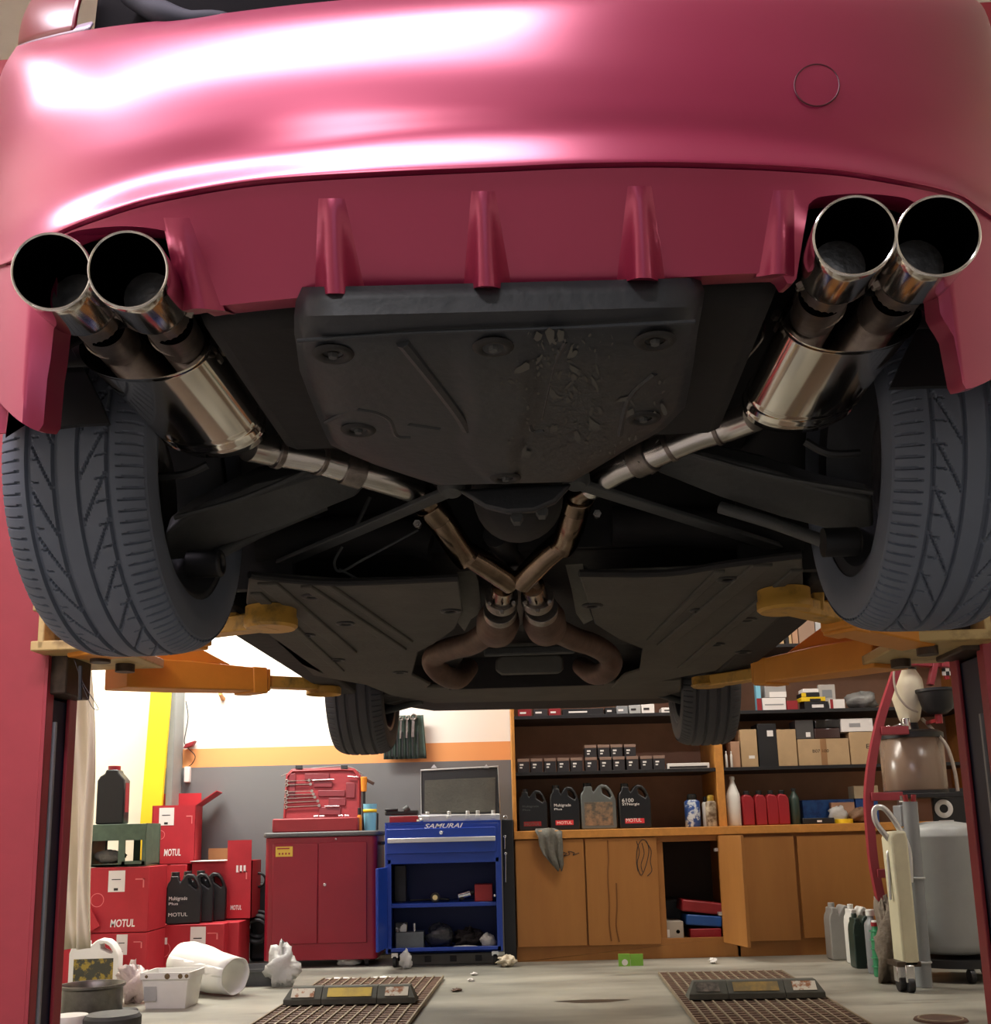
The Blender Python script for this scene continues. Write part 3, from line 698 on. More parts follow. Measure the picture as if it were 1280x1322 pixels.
def swing(t, p0, p1, ph, name_l=None, w0=.13, w1=.10, h=.09, padr=.07, web=False):
    """telescopic arm from the pin p0 to the pad at p1; pad top at height ph"""
    p0, p1 = V(p0), V(p1); d = (p1 - p0).normalized(); L = (p1 - p0).length
    e = B()
    m1 = p0 + d * L * .66
    sd = d.cross(V((0, 0, 1))).normalized(); z = V((0, 0, 1))
    vs = [c + sd * (a * w / 2) + z * (hh) for c, w, hs in ((p0, w0, (-.045, .055)), (p0 + d * L * .25, w0 * 1.05, (-.045, .055)), (m1, w1, (-.04, .045))) for a, hh in ((-1, hs[0]), (1, hs[0]), (1, hs[1]), (-1, hs[1]))]
    fs = [(0, 1, 2, 3), (11, 10, 9, 8)] + [(k*4 + i, k*4 + (i+1) % 4, (k+1)*4 + (i+1) % 4, (k+1)*4 + i) for k in range(2) for i in range(4)]
    e.add(vs, fs)
    e.bar(m1 - d * .09, m1 - d * .02, w1 + .014, .098)
    if web:
        q = p0 + z * .055
        e.prism([q - sd * .03, q + z * .07 - sd * .03, q + d * L * .24 + z * .085 - sd * .03, q + d * L * .48 - sd * .03], sd * .06)
    am = e.out('swing_arm', m_yel, t, FR, bevel=.005)
    B().bar(m1 - d * .1, p1 + d * .01, w1 - .03, .045).out('arm_extension', m_yelw, am, FR, bevel=.005)
    zt = ph - (p1.z)
    pd = B().lathe([(.0, -.022), (padr * .9, -.022), (padr, -.015), (padr, zt - .03), (padr * .95, zt - .025), (padr * .95, zt), (0, zt)], p1, (0, 0, 1), 32)
    pd.out('lift_pad', m_yelw, am, FR, smooth=40)
    return am
xl, xr = cyp(60, 900, 3.1).x, cyp(1272, 860, 3.1).x
YN = 3.1
zc = cyp(100, 850, 3.2).z
pl = post(-1, xl, YN, YN + .21, zc - .0, 'tall red lift post with yellow arms, left of the car')
pr_ = post(1, xr, YN, YN + .26, cyp(1200, 838, 3.2).z, 'tall red lift post with yellow arms, right of the car by the grey gas tank', .02)
zs = EYE + .598
# front arms
a1 = cyp(150, 872, 3.45); a2 = cyp(418, 884, 4.25)
swing(pl, (a1.x, a1.y, a1.z), (a2.x, a2.y, a2.z), zs, web=True)
b1 = cyp(1150, 845, 3.45); b2 = cyp(915, 880, 4.3)
swing(pr_, (b1.x, b1.y, b1.z), (b2.x, b2.y, b2.z), zs, web=True, w0=.15)
# rear arms
a3 = cyp(350, 797, 2.72); a3.z = zs - .035; a4 = cyp(120, 838, 3.2)
r1 = swing(pl, (a4.x, YN + .02, a4.z), (a3.x, a3.y, a3.z), zs, w0=.10, w1=.09)
b3 = cyp(1013, 776, 2.72); b3.z = zs - .035; b4 = cyp(1180, 820, 3.15)
r2 = swing(pr_, (b4.x, YN + .02, b4.z), (b3.x, b3.y, b3.z), zs, w0=.11, w1=.09)
for am, p, q in ((r1, (303, 800, 2.8), (303, 770, 2.8)), (r2, (1054, 790, 2.8), (1054, 750, 2.8))):
    B().bar(cyp(*p), cyp(*q), .03, .06, up=(0, 1, 0)).out('pad_upright', m_yelw, am, FR, bevel=.004)
q = cyp(104, 860, 3.05)
B().tube([q, q + V((.004, 0, -.10))], .006, n=8, sub=1).out('release_rod', m_black, pl, FR)
B().tube([q + V((-.02, 0, .02)), q + V((.01, 0, -.05)), q + V((.05, 0, -.11)), q + V((.06, 0, -.13)), q + V((.04, 0, -.12)), q + V((.005, 0, -.05))], .0012, n=6).out('release_wire', m_black, pl, FR)
# ================================================================ the garage
YW = 7.5                                      # back wall
XL, XR, YB, ZC = -3.3, 3.6, -5.5, 4.2
def floor_mat():
    m = bpy.data.materials.new('stained_concrete'); m.use_nodes = True; nt = m.node_tree; b = nt.nodes['Principled BSDF']
    tc = nt.nodes.new('ShaderNodeTexCoord')
    def noise(sc, det, st=(1, 1, 1)):
        mp = nt.nodes.new('ShaderNodeMapping'); mp.inputs['Scale'].default_value = st; nt.links.new(tc.outputs['Object'], mp.inputs['Vector'])
        n = nt.nodes.new('ShaderNodeTexNoise'); n.inputs['Scale'].default_value = sc; n.inputs['Detail'].default_value = det; nt.links.new(mp.outputs['Vector'], n.inputs['Vector']); return n
    def ramp(f, p0, c0, p1, c1):
        r = nt.nodes.new('ShaderNodeValToRGB'); e = r.color_ramp.elements; e[0].position, e[1].position = p0, p1; e[0].color = lin(c0) + (1,); e[1].color = lin(c1) + (1,); nt.links.new(f, r.inputs['Fac']); return r
    base = ramp(noise(1.1, 8, (.6, 1.6, 1)).outputs['Fac'], .38, (112, 110, 100), .62, (168, 165, 152))
    st = ramp(noise(2.4, 5, (.5, 2.2, 1)).outputs['Fac'], .62, (255, 255, 255), .76, (92, 86, 78))
    mx = nt.nodes.new('ShaderNodeMix'); mx.data_type = 'RGBA'; mx.blend_type = 'MULTIPLY'; mx.inputs['Factor'].default_value = 1
    nt.links.new(base.outputs['Color'], mx.inputs['A']); nt.links.new(st.outputs['Color'], mx.inputs['B'])
    nt.links.new(mx.outputs['Result'], b.inputs['Base Color'])
    rr = nt.nodes.new('ShaderNodeMapRange'); rr.inputs['To Min'].default_value = .28; rr.inputs['To Max'].default_value = .62
    nt.links.new(noise(3, 4).outputs['Fac'], rr.inputs['Value']); nt.links.new(rr.outputs['Result'], b.inputs['Roughness'])
    return m
def wall_mat(name, bands, xedge=None):
    """painted wall: flat colour bands by height, white beyond xedge"""
    m = bpy.data.materials.new(name); m.use_nodes = True; nt = m.node_tree; b = nt.nodes['Principled BSDF']; b.inputs['Roughness'].default_value = .6
    g = nt.nodes.new('ShaderNodeNewGeometry'); sp = nt.nodes.new('ShaderNodeSeparateXYZ'); nt.links.new(g.outputs['Position'], sp.inputs[0])
    col = None
    for z, c in bands:
        rgb = nt.nodes.new('ShaderNodeRGB'); rgb.outputs[0].default_value = lin(c) + (1,)
        if col is None: col = rgb.outputs[0]; continue
        gt = nt.nodes.new('ShaderNodeMath'); gt.operation = 'GREATER_THAN'; gt.inputs[1].default_value = z; nt.links.new(sp.outputs['Z'], gt.inputs[0])
        mx = nt.nodes.new('ShaderNodeMix'); mx.data_type = 'RGBA'; nt.links.new(gt.outputs[0], mx.inputs['Factor']); nt.links.new(col, mx.inputs['A']); nt.links.new(rgb.outputs[0], mx.inputs['B']); col = mx.outputs['Result']
    n = nt.nodes.new('ShaderNodeTexNoise'); n.inputs['Scale'].default_value = 3; n.inputs['Detail'].default_value = 7
    r = nt.nodes.new('ShaderNodeMapRange'); r.inputs['To Min'].default_value = .86; r.inputs['To Max'].default_value = 1.06; nt.links.new(n.outputs['Fac'], r.inputs['Value'])
    mu = nt.nodes.new('ShaderNodeVectorMath'); mu.operation = 'SCALE'; nt.links.new(col, mu.inputs[0]); nt.links.new(r.outputs['Result'], mu.inputs['Scale'])
    nt.links.new(mu.outputs[0], b.inputs['Base Color'])
    return m
m_conc = floor_mat()
zo0, zo1 = ony(450, 986, YW).z, ony(450, 962, YW).z
m_wallb = wall_mat('banded_wall_paint', [(0, (112, 112, 112)), (zo0, (232, 160, 98)), (zo1, (240, 236, 226))])
m_wallw = wall_mat('cream_wall_paint', [(0, (232, 226, 206))])
struct(B().box(XL, XR, YB, YW + .2, -.12, 0), 'floor', m_conc)
xp_ = ony(232, 960, YW).x
struct(B().box(xp_ - .1, XR, YW, YW + .2, 0, ZC), 'wall_back', m_wallb)
struct(B().box(XL, xp_ - .1, YW, YW + .2, 0, ZC), 'wall_back_corner', m_wallw)
struct(B().box(XL - .2, XL, YB, YW + .2, 0, ZC), 'wall_left', m_wallw)
struct(B().box(XR, XR + .2, YB, YW + .2, 0, ZC), 'wall_right', m_wallw)
struct(B().box(XL - .2, XR + .2, YB, YW + .2, ZC, ZC + .15), 'ceiling', M('ceiling_paint', (196, 192, 186), .8, var=.05))
fw = B().box(XL, -1.9, YB - .2, YB, 0, ZC).box(2.4, XR, YB - .2, YB, 0, ZC).box(-1.9, 2.4, YB - .2, YB, 3.4, ZC)
struct(fw, 'wall_front', m_wallw)
# pillar at the back left corner: yellow painted face, grey side
x0, x1 = ony(190, 960, YW - .25).x, ony(214, 960, YW - .25).x; x2 = ony(236, 960, YW - .02).x
p1 = struct(B().box(x1, x2, YW - .22, YW - .002, 0, ZC), 'pillar', M('pillar_grey_paint', (128, 132, 130), .55, var=.1), bevel=.006)
struct(B().prism([V((ony(182, 1025, YW - .25).x - .03, YW - .262, 0)), V((ony(207, 1025, YW - .25).x - .03, YW - .262, 0)), V((x1 + .03, YW - .262, 1.95)), V((x1 + .12, YW - .262, ZC)), V((x0 + .1, YW - .262, ZC)), V((x0 + .02, YW - .262, 1.95))], (0, .035, 0)), 'trim_1', M('yellow_paint', (236, 202, 30), .5))

def fbox(px, Y, d, z0=None):
    x0, x1, zb, zt = rect(*px, Y); zb = zb if z0 is None else z0
    return x0, x1, zb, zt
# ---------------------------------------------------------------- wooden cabinets along the back wall
YC = onz(800, 1240, 0).y - .03                 # front of the cabinets
YC = 6.9
ZT0 = ony(760, 1082, YC).z; ZT1 = ony(760, 1071, YC).z
xa, xm, xb = ony(666, 1160, YC).x, ony(948, 1160, YC).x, ony(1150, 1160, YC).x + .72
def clampz(r): return (r[0], r[1], r[2], min(r[3], ZT0 - .004))
def carcass(name, label, x0, x1, openings, col=m_wood):
    t = thing(name, label, 'cabinet', ((x0 + x1) / 2, YC, 0))
    b = B().box(x0, x0 + .02, YC + .005, YW - .01, 0, ZT0).box(x1 - .02, x1, YC + .005, YW - .01, 0, ZT0)
    b.box(x0, x1, YC + .005, YC + .025, 0, ony(800, 1213, YC).z).box(x0, x1, YC + .005, YC + .025, ZT0 - .035, ZT0).box(x0 + .02, x1 - .02, YC + .025, YW - .02, .09, .11)
    for xo in openings: b.box(xo - .03, xo + .03, YC + .006, YC + .03, .06, ZT0 - .01)
    b.out('carcass', col, t, bevel=.002)
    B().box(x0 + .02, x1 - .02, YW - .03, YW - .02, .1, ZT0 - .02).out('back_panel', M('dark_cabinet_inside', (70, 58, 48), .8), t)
    return t
d1 = clampz(rect(667, 1082, 756, 1222, YC - .02)); d2 = clampz(rect(758, 1079, 851, 1220, YC - .02))
cabl = carcass('wooden_cabinet', 'orange wooden base cabinet with one door swung open and scribbled doors', xa, xm, [d1[1] + .005, d2[1] + .012])
def door(t, r, nm='door', knobs=True):
    return B().box(r[0], r[1], YC - .02, YC, r[2], r[3]).out(nm, m_wood, t, bevel=.002)
da = door(cabl, d1); db = door(cabl, d2)
# open door hinged at the right of the opening, swung out towards the room
hx = ony(932, 1150, YC).x; tip = onz(963, 1223, .10)
tipx, tipy = ony(963, 1150, YC - .34).x, YC - .34
od = B(); od.bar((hx, YC - .005, (d2[2] + d2[3]) / 2), (tipx, tipy, (d2[2] + d2[3]) / 2), .02, d2[3] - d2[2]); o_ = od.out('door', m_wood, cabl, bevel=.002, label='door swung wide open')
B().box(hx - .03, hx, YC - .012, YC + .03, .64, .66).out('hinge', m_alu, o_)
B().box(hx - .03, hx, YC - .012, YC + .03, .25, .27).out('hinge', m_alu, o_)
# felt-pen scribbles and drips on the doors
def pen(pts, par, r=.0022, mat=m_ink, nm='scribble'):
    return B().tube([ony(x, y, YC - .0212) for x, y in pts], r, n=6, sub=4).out(nm, mat, par)
pen([(822, 1086), (826, 1100), (823, 1115), (828, 1130), (834, 1118), (838, 1100), (836, 1088), (830, 1084), (824, 1092), (822, 1110), (824, 1125)], db)
pen([(829, 1088), (832, 1102), (828, 1116), (830, 1126)], db); pen([(834, 1086), (841, 1098), (840, 1112), (842, 1124), (836, 1131)], db)
pen([(727, 1100), (732, 1102), (728, 1105), (736, 1103), (734, 1099), (742, 1101), (740, 1104), (748, 1101)], da)
m_drip = M('drip_stain', (120, 74, 26), .6)
pen([(785, 1085), (786, 1110), (785, 1130), (787, 1165), (787, 1190), (790, 1215)], db, .0045, m_drip, 'drip_stain'); pen([(796, 1140), (797, 1170), (796, 1195), (800, 1216)], db, .0045, m_drip, 'drip_stain')
cabr = carcass('wooden_cabinet', 'plain orange wooden base cabinet with both doors closed', xm + .004, xb, [ony(1032, 1160, YC).x])
e1 = clampz(rect(952, 1080, 1030, 1215, YC - .02)); e2 = clampz(rect(1034, 1078, 1150, 1210, YC - .02))
door(cabr, e1); door(cabr, (e2[0], xb - .03, e2[2], e2[3]))
top = B().box(xa, xb, YC - .03, YW - .005, ZT0 + .002, ZT1).out('worktop', m_wood_e, bevel=.003)
tag(top, 'long orange wooden worktop running over both base cabinets', 'worktop')
# ---------------------------------------------------------------- open shelves above
YS = YC + .06
ZA, ZB = ony(760, 922, YS).z, ony(760, 995, YS).z
ZA2 = ony(1040, 830, YS).z
ZTOP = 2.75
sh = thing('shelf_unit', 'tall open wooden shelf unit with black shelves on the worktop', 'shelves', ((xa + xb) / 2, YS, ZT1))
xd0, xd1 = ony(926, 1010, YS).x, ony(936, 1010, YS).x
B().box(xa + .002, xb, YW - .03, YW - .008, ZT1 + .001, ZTOP).out('back_panel', m_brown, sh)
for x0, x1 in ((xa, xa + .022), (xd0, xd1), (xb - .022, xb)):
    B().box(x0, x1, YS, YW - .03, ZT1 + .001, ZTOP).out('upright', m_wood_e, sh, bevel=.002)
for z in (ZA, ZB, ZA2):
    for x0, x1 in ((xa + .023, xd0 - .001), (xd1 + .001, xb - .023)):
        B().box(x0, x1, YS + .01, YW - .031, z - .022, z).out('shelf', m_blackshelf, sh, bevel=.001)
B().box(xa, xb, YS, YW - .03, ZTOP, ZTOP + .02).out('top_board', m_wood_e, sh)
EPS = .001
# ---- generic small goods (local frame, base centre at the origin, front at -y)
def at(px, Y, z0=None):
    x0, x1, zb, zt = rect(*px, Y); zb = zb if z0 is None else z0
    return (x0 + x1) / 2, x1 - x0, max(.01, zt - zb), zb
def boxthing(name, label, cat, px, Y, d, z0, mat, group=None, rz=0., bev=.002, lid=None, lab=None, mlab=None, labname='paper_label', part='body', tape=False):
    x, w, h, zb = at(px, Y, z0)
    t = thing(name, label, cat, (x, Y + d / 2, zb + EPS), rz, group)
    b = B().box(-w/2, w/2, -d/2, d/2, 0, h).out(part, mat, t, LOCAL, bevel=bev)
    if lid: B().box(-w/2 - .001, w/2 + .001, -d/2 - .001, d/2 + .001, h * .80, h + .001).out('lid', lid, t, LOCAL, bevel=bev)
    if lab:
        u0, u1, v0, v1 = lab
        B().box(-w/2 + w*u0, -w/2 + w*u1, -d/2 - .0012, -d/2 - .0002, h*v0, h*v1).out(labname, mlab or m_lab, t, LOCAL)
    if tape: B().box(-w*.06, w*.06, -d/2 - .001, -d/2, 0, h).out('tape', M('parcel_tape', (150, 112, 76), .3), t, LOCAL)
    return t, w, d, h
def bottle(name, label, px, Y, z0, mat, capm, group=None, shoulder=.72, neck=.34, flat=.6, cap_h=.07, capname='cap', cat='bottle', n=28, lab=None):
    x, w, h, zb = at(px, Y, z0); r = w / 2
    t = thing(name, label, cat, (x, Y + r, zb + EPS), 0, group)
    B().lathe([(r*.9, 0), (r, h*.02), (r, h*shoulder), (r*.9, h*(shoulder + .05)), (r*neck*1.15, h*(.97 - cap_h - .02)), (r*neck, h*(1 - cap_h)), (r*neck, h*(1 - cap_h) + .002)], n=n, sc=(1, flat)).out('body', mat, t, LOCAL, smooth=50)
    B().lathe([(r*neck*1.15, h*(1 - cap_h)), (r*neck*1.15, h*.99), (r*neck, h)], n=n).out(capname, capm, t, LOCAL)
    if lab:
        B().lathe([(r*1.006, h*lab[0]), (r*1.006, h*lab[1])], n=n, sc=(1, flat), caps=False).out('label_band', lab[2], t, LOCAL)
    return t
def spray(name, label, px, Y, z0, mat, capm, group=None):
    x, w, h, zb = at(px, Y, z0); r = w / 2
    t = thing(name, label, 'can', (x, Y + r, zb + EPS), 0, group)
    B().lathe([(r*.96, 0), (r, .004), (r, h*.74), (r*.9, h*.78), (r*.55, h*.83), (r*.5, h*.84)], n=28).out('can_body', mat, t, LOCAL)
    B().lathe([(r*.62, h*.80), (r*.66, h*.82), (r*.62, h*.97), (r*.45, h)], n=24).out('cap', capm, t, LOCAL)
    return t
def jug(name, label, w, d, h, mat, capm, loc, rz=0., group=None, left=True, label_mat=None, lines=(), ink=m_wink):
    """oil jug: flat body, sloped shoulder, neck with cap on one side, moulded handle on the other"""
    s = -1 if left else 1
    t = thing(name, label, 'jug', loc, rz, group)
    P = [(-.5, .03), (-.47, 0), (.47, 0), (.5, .03), (.5, .62), (.44, .74), (.36, .86), (.26, .94), (.10, .965), (.02, .93), (-.12, .80), (-.16, .845), (-.16, .92), (-.40, .92), (-.40, .845), (-.47, .78), (-.5, .70)]
    H = [(.13, .76), (.34, .66), (.38, .70), (.30, .82), (.20, .88), (.11, .87)]
    # body with a real handle opening: outer outline and hole joined by a slit
    out = [V((s * -x * w, -d/2, z * h)) for x, z in P]; hole = [V((s * -x * w, -d/2, z * h)) for x, z in H]
    me = bmesh.new()
    vo = [me.verts.new(p) for p in out]; vh = [me.verts.new(p) for p in hole]
    eo = [me.edges.new((vo[i], vo[(i+1) % len(vo)])) for i in range(len(vo))]; eh = [me.edges.new((vh[i], vh[(i+1) % len(vh)])) for i in range(len(vh))]
    bmesh.ops.triangle_fill(me, use_beauty=True, edges=eo + eh)
    r = bmesh.ops.extrude_face_region(me, geom=list(me.faces))
    bmesh.ops.translate(me, vec=(0, d, 0), verts=[g for g in r['geom'] if isinstance(g, bmesh.types.BMVert)])
    bb = B(); me.verts.index_update(); bb.v = [p.co.copy() for p in me.verts]; bb.f = [tuple(q.index for q in f.verts) for f in me.faces]; me.free()
    bb.out('body', mat, t, LOCAL, bevel=min(.012, d * .12), seg=2)
    cx = s * .28 * w
    B().cyl((cx, 0, .91*h), (cx, 0, h), min(.12*w, d*.45)).out('cap', capm, t, LOCAL, bevel=.002)
    if label_mat: B().box(-w*.40, w*.40, -d/2 - .001, -d/2, h*.08, h*.58).out('label_panel', label_mat, t, LOCAL, bevel=.0005)
    for body, x0, x1, z0, z1, mt in lines:
        text(body, t, 'lettering', mt, x0*w, x1*w, z0*h, z1*h, -d/2 - .0016)
    return t
m_smallbox = M('dark_small_box', (40, 37, 40), .55, var=.3); m_smalllid = M('tan_box_lid', (138, 112, 98), .7)
# middle shelf, left bay: rows of small dark boxes
cs = .2422
def c4(x0, y0, x1, y1): return (650 + x0*cs, 900 + y0*cs, 650 + x1*cs, 900 + y1*cs)
prev = None
low = [(77, 138), (142, 213), (217, 283), (287, 354), (358, 425), (431, 508), (512, 583), (587, 648), (652, 728), (732, 797), (803, 862)]
YI = YS + .04
for i, (a, b) in enumerate(low):
    x, w, h, zb = at(c4(a, 330, b, 398), YI, ZB)
    if prev is None:
        t = thing('parts_box', 'x', 'box', (x, YI + .06, ZB + EPS), 0, 'small dark parts boxes on the middle shelf')
        B().box(-w/2, w/2, -.06, .06, 0, h*.78).out('body', m_smallbox, t, LOCAL, bevel=.001)
        B().box(-w/2 - .001, w/2 + .001, -.061, .061, h*.78, h).out('lid', m_smalllid, t, LOCAL, bevel=.001)
        B().box(-w*.32, w*.0, -.0612, -.0602, h*.50, h*.62).out('print', m_wink, t, LOCAL)
        B().box(-w*.32, -w*.10, -.0612, -.0602, h*.30, h*.40).out('print', m_wink, t, LOCAL)
        prev = t
    else: t = dup(prev, (x, YI + .06, ZB + EPS))
    t['label'] = 'small dark box with tan lid, bottom row, middle shelf, ' + ('leftmost', 'second from left', 'third from left', 'fourth from left', 'fifth from left', 'sixth from left', 'fifth from right', 'fourth from right', 'third from right', 'second from right', 'rightmost')[i]
hh = at(c4(431, 330, 508, 398), YI, ZB)[2]
for i, ((a, b, y), lb) in enumerate(zip([(431, 500, 0), (504, 568, 0), (572, 636, 0), (642, 712, -.03)], ['small dark box with tan lid, leftmost of the four stacked on top', 'small dark box with tan lid, second of the four stacked on top', 'small dark box with tan lid, third of the four stacked on top', 'small dark box with tan lid, rightmost of the four stacked on top'])):
    x = at(c4(a, 250, b, 320), YI, ZB)[0]
    dup(prev, (x, YI + .06 - y * .3, ZB + EPS*2 + hh + .001), label=lb)
boxthing('wiper_box', 'long flat white box lying at the right end of the middle shelf', 'box', c4(875, 352, 1100, 388), YI, .06, ZB, m_lab, part='carton', lab=(.05, .95, .1, .45), mlab=m_ink, labname='print')
# top shelf, left bay
for (a, y0, b, y1), mt, lb, nm in (((78, 66, 150, 100), m_dred, 'dark red box at the left end of the top shelf', 'parts_box'), ((160, 64, 235, 98), m_smallbox, 'black and red box second on the top shelf', 'parts_box'), ((242, 62, 306, 98), m_dred, 'dark red box beside the long black case on top shelf', 'parts_box'), ((316, 62, 535, 98), m_black, 'long black case lying on the top shelf', 'tool_case'), ((545, 56, 600, 90), m_black, 'small black box right of the long black case', 'parts_box'), ((604, 48, 664, 88), m_grey, 'small grey box on the top shelf', 'parts_box'), ((672, 42, 732, 86), m_lgrey, 'light grey box beside the white box on top shelf', 'parts_box'), ((738, 38, 806, 88), m_lab, 'white box on the top shelf near the front tire', 'parts_box'), ((845, 56, 936, 86), m_lab, 'low white box just left of the front tire', 'parts_box')):
    boxthing(nm, lb, 'case' if nm == 'tool_case' else 'box', c4(a, y0, b, y1), YI, .12, ZA, mt, lab=(.15, .6, .35, .6), mlab=m_ink if mt in (m_lab, m_lgrey) else m_wink, labname='print', part='body')
# the four oil jugs
def shelfjug(px, Y, z0, d, mat, capm, label, lines, left, lm=None, name='oil_jug', group=None):
    x, w, h, zb = at(px, Y, z0)
    return jug(name, label, w, d, h, mat, capm, (x, Y + d / 2, z0 + EPS), 0, group, left, lm, lines)
m_pink = M('red_print', (206, 52, 62), .6)
def motul(x0, x1, z0, z1, m=m_wink): return ('MOTUL', x0, x1, z0, z1, m)
YJ = YS + .02
j1 = shelfjug(c4(82, 488, 236, 716), YJ, ZT1, .10, m_jug, m_black, 'black oil jug leftmost on the worktop, print dimmed as in deep shade', [('Multigrade', -.36, .20, .54, .60, m_gjug), ('Plus', -.36, -.10, .475, .515, m_gjug), motul(-.30, .22, .12, .19, m_gjug)], True)  # grey lettering and darker stripe: this jug's shade is put into its print
B().box(-.3, .3, 0, .001, 0, .001)
j2 = shelfjug(c4(250, 468, 408, 714), YJ, ZT1, .10, m_jug, m_black, 'black oil jug second from left on worktop, behind the hanging rag', [('Multigrade', -.36, .20, .50, .58, m_wink), ('Plus', -.36, -.10, .44, .485, m_wink), motul(-.28, .22, .13, .19)], True)
j3 = shelfjug(c4(414, 456, 602, 712), YJ, ZT1, .11, m_gjug, m_black, 'grey oil jug with a picture label on the worktop', [], True, M('picture_label', (84, 78, 68), .5, col2=(150, 120, 92), scale=26))
j4 = shelfjug(c4(618, 458, 788, 710), YJ, ZT1, .10, m_jug, m_black, 'black oil jug right of the grey jug, with white lettering', [('6100', -.40, -.04, .58, .66, m_wink), ('SYNergie', -.40, .14, .49, .565, m_wink), motul(-.30, .18, .14, .22)], True)
for j, mt in ((j2, m_pink), (j4, m_pink), (j1, m_dred)):
    w_ = max(p[0] for o in kids(j) if o.name.startswith('body') for p in o.bound_box)
    hgt = max(p[2] for o in kids(j) if o.name.startswith('body') for p in o.bound_box)
    B().box(-w_*.66, w_*.54, -.0507, -.0500, hgt*.115, hgt*.225).out('label_stripe', mt, j, LOCAL)
spray('spray_can', 'blue and white spray can with black cap on the worktop', c4(975, 515, 1058, 712), YJ + .02, ZT1, M('blue_white_print', (196, 206, 214), .35, col2=(44, 78, 146), scale=18, lo=.45, hi=.5), m_black)
spray('spray_can', 'slim white spray can behind the gold can', c4(1066, 530, 1100, 710), YJ + .06, ZT1, m_white, m_black)
spray('spray_can', 'gold topped brown spray can by the wooden upright', c4(1086, 522, 1144, 708), YJ - .02, ZT1, M('brown_print', (92, 70, 48), .4, col2=(190, 176, 150), scale=18), M('gold_cap', (190, 160, 70), .3, .6))
cr = .2969
def c5(x0, y0, x1, y1): return (900 + x0*cr, 780 + y0*cr, 900 + x1*cr, 780 + y1*cr)
bottle('plastic_bottle', 'tall plain white bottle at the left of the right bay', c5(132, 748, 200, 976), YJ, ZT1, m_white, m_white, shoulder=.60, neck=.30, flat=.9)
redb = None
for i, (a, b, y0, lb) in enumerate(((203, 252, 812, 'red bottle next to the tall white bottle'), (256, 308, 812, 'second red bottle from the white bottle'), (312, 354, 808, 'third red bottle from the white bottle'), (358, 404, 808, 'red bottle next to the dark green bottle'))):
    x, w, h, zb = at(c5(a, y0, b, 972), YJ, ZT1)
    if not redb:
        redb = thing('plastic_bottle', lb, 'bottle', (x, YJ + .05, ZT1 + EPS), 0, 'red bottles on the worktop')
        B().prism([V((xx, -.045, zz)) for xx, zz in ((-w/2, 0), (w/2, 0), (w/2, h*.72), (w*.30, h*.86), (-w*.30, h*.90), (-w/2, h*.82))], (0, .09, 0)).out('body', m_red, redb, LOCAL, bevel=.008)
        B().cyl((0, 0, h*.86), (0, 0, h), w*.26).out('cap', m_black, redb, LOCAL, bevel=.002)
    else: dup(redb, (x, YJ + .05, ZT1 + EPS), label=lb)
bottle('plastic_bottle', 'dark green bottle right of the red bottles', c5(406, 800, 460, 970), YJ, ZT1, m_dgreen, m_black, shoulder=.7, flat=.8)
x, w, h, zb = at(c5(462, 848, 692, 932), YJ + .14, ZT1)
t, w, d, h = boxthing('storage_bin', 'long blue bin at the back of the worktop', 'bin', c5(462, 850, 690, 968), YJ + .16, .2, ZT1, M('blue_bin', (40, 92, 158), .4, col2=(24, 60, 120), scale=20), bev=.006)
boxthing('tool_case', 'low black case in front of the blue bin', 'case', c5(462, 930, 600, 968), YJ, .12, ZT1, m_black, lab=(.45, .6, .3, .6), mlab=m_wink, labname='print', bev=.004)
boxthing('storage_box', 'brown box behind the bag of yellow tape', 'box', c5(588, 862, 690, 966), YJ + .10, .05, ZT1, m_brown)
boxthing('storage_bin', 'bright blue bin under the cream box on the worktop', 'bin', c5(692, 846, 790, 910), YJ + .16, .12, ZT1, m_bluep, bev=.004)
x, w, h, zb = at(c5(684, 792, 790, 846), YJ + .16, None)
boxthing('storage_box', 'cream box on top of the bright blue bin', 'box', c5(684, 790, 790, 845), YJ + .16, .12, at(c5(692, 846, 790, 910), YJ + .16, ZT1)[2] + ZT1 + .002, M('cream_card', (214, 204, 168), .7))
x, w, h, zb = at(c5(612, 934, 688, 966), YJ, ZT1)
t = thing('tape_roll', 'roll of yellow tape lying in a clear bag', 'tape', (x, YJ + .045, ZT1 + EPS))
B().lathe([(w*.28, 0), (w/2, 0), (w/2, h), (w*.28, h), (w*.28, 0)], n=32, caps=False).out('tape_wrap', m_yellow, t, LOCAL)
def lump(name, label, cat, c, s, mat, seed=1, rough=.25, n=22, group=None, solid=0, flatbase=True):
    """crumpled soft thing standing on its base"""
    r = random.Random(seed); ph = [(r.uniform(1, 5), r.uniform(1, 5), r.uniform(0, 6)) for _ in range(7)]
    b = B(); rows = []
    for i in range(n // 2 + 1):
        th = PI * i / (n // 2); row = []
        for j in range(n):
            a = 2*PI*j/n; k = 1
            for m_, q, p0 in ph: k += rough / 4 * math.sin(round(m_) * a + q * th * 1.7 + p0)
            z = s[2] * .5 * (1 + math.cos(th) * k)
            row.append(V((c[0] + s[0]/2*math.sin(th)*k*math.cos(a), c[1] + s[1]/2*math.sin(th)*k*math.sin(a), c[2] + max(0.001, z))))
        rows.append(row)
    b.grid(rows, cu=True)
    t = b.out(name, mat, smooth=180)
    o = tag(t, label, cat, group)
    # move the origin to the base
    me = o.data
    for p in me.vertices: p.co -= V(c)
    o.location = c
    return o
x, w, h, zb = at(c5(596, 902, 692, 966), YJ, ZT1)
lump('plastic_bag', 'clear crumpled bag around the roll of yellow tape', 'bag', (x - .01, YJ + .10, ZT1 + EPS), (.12, .05, .11), m_bag, 5)
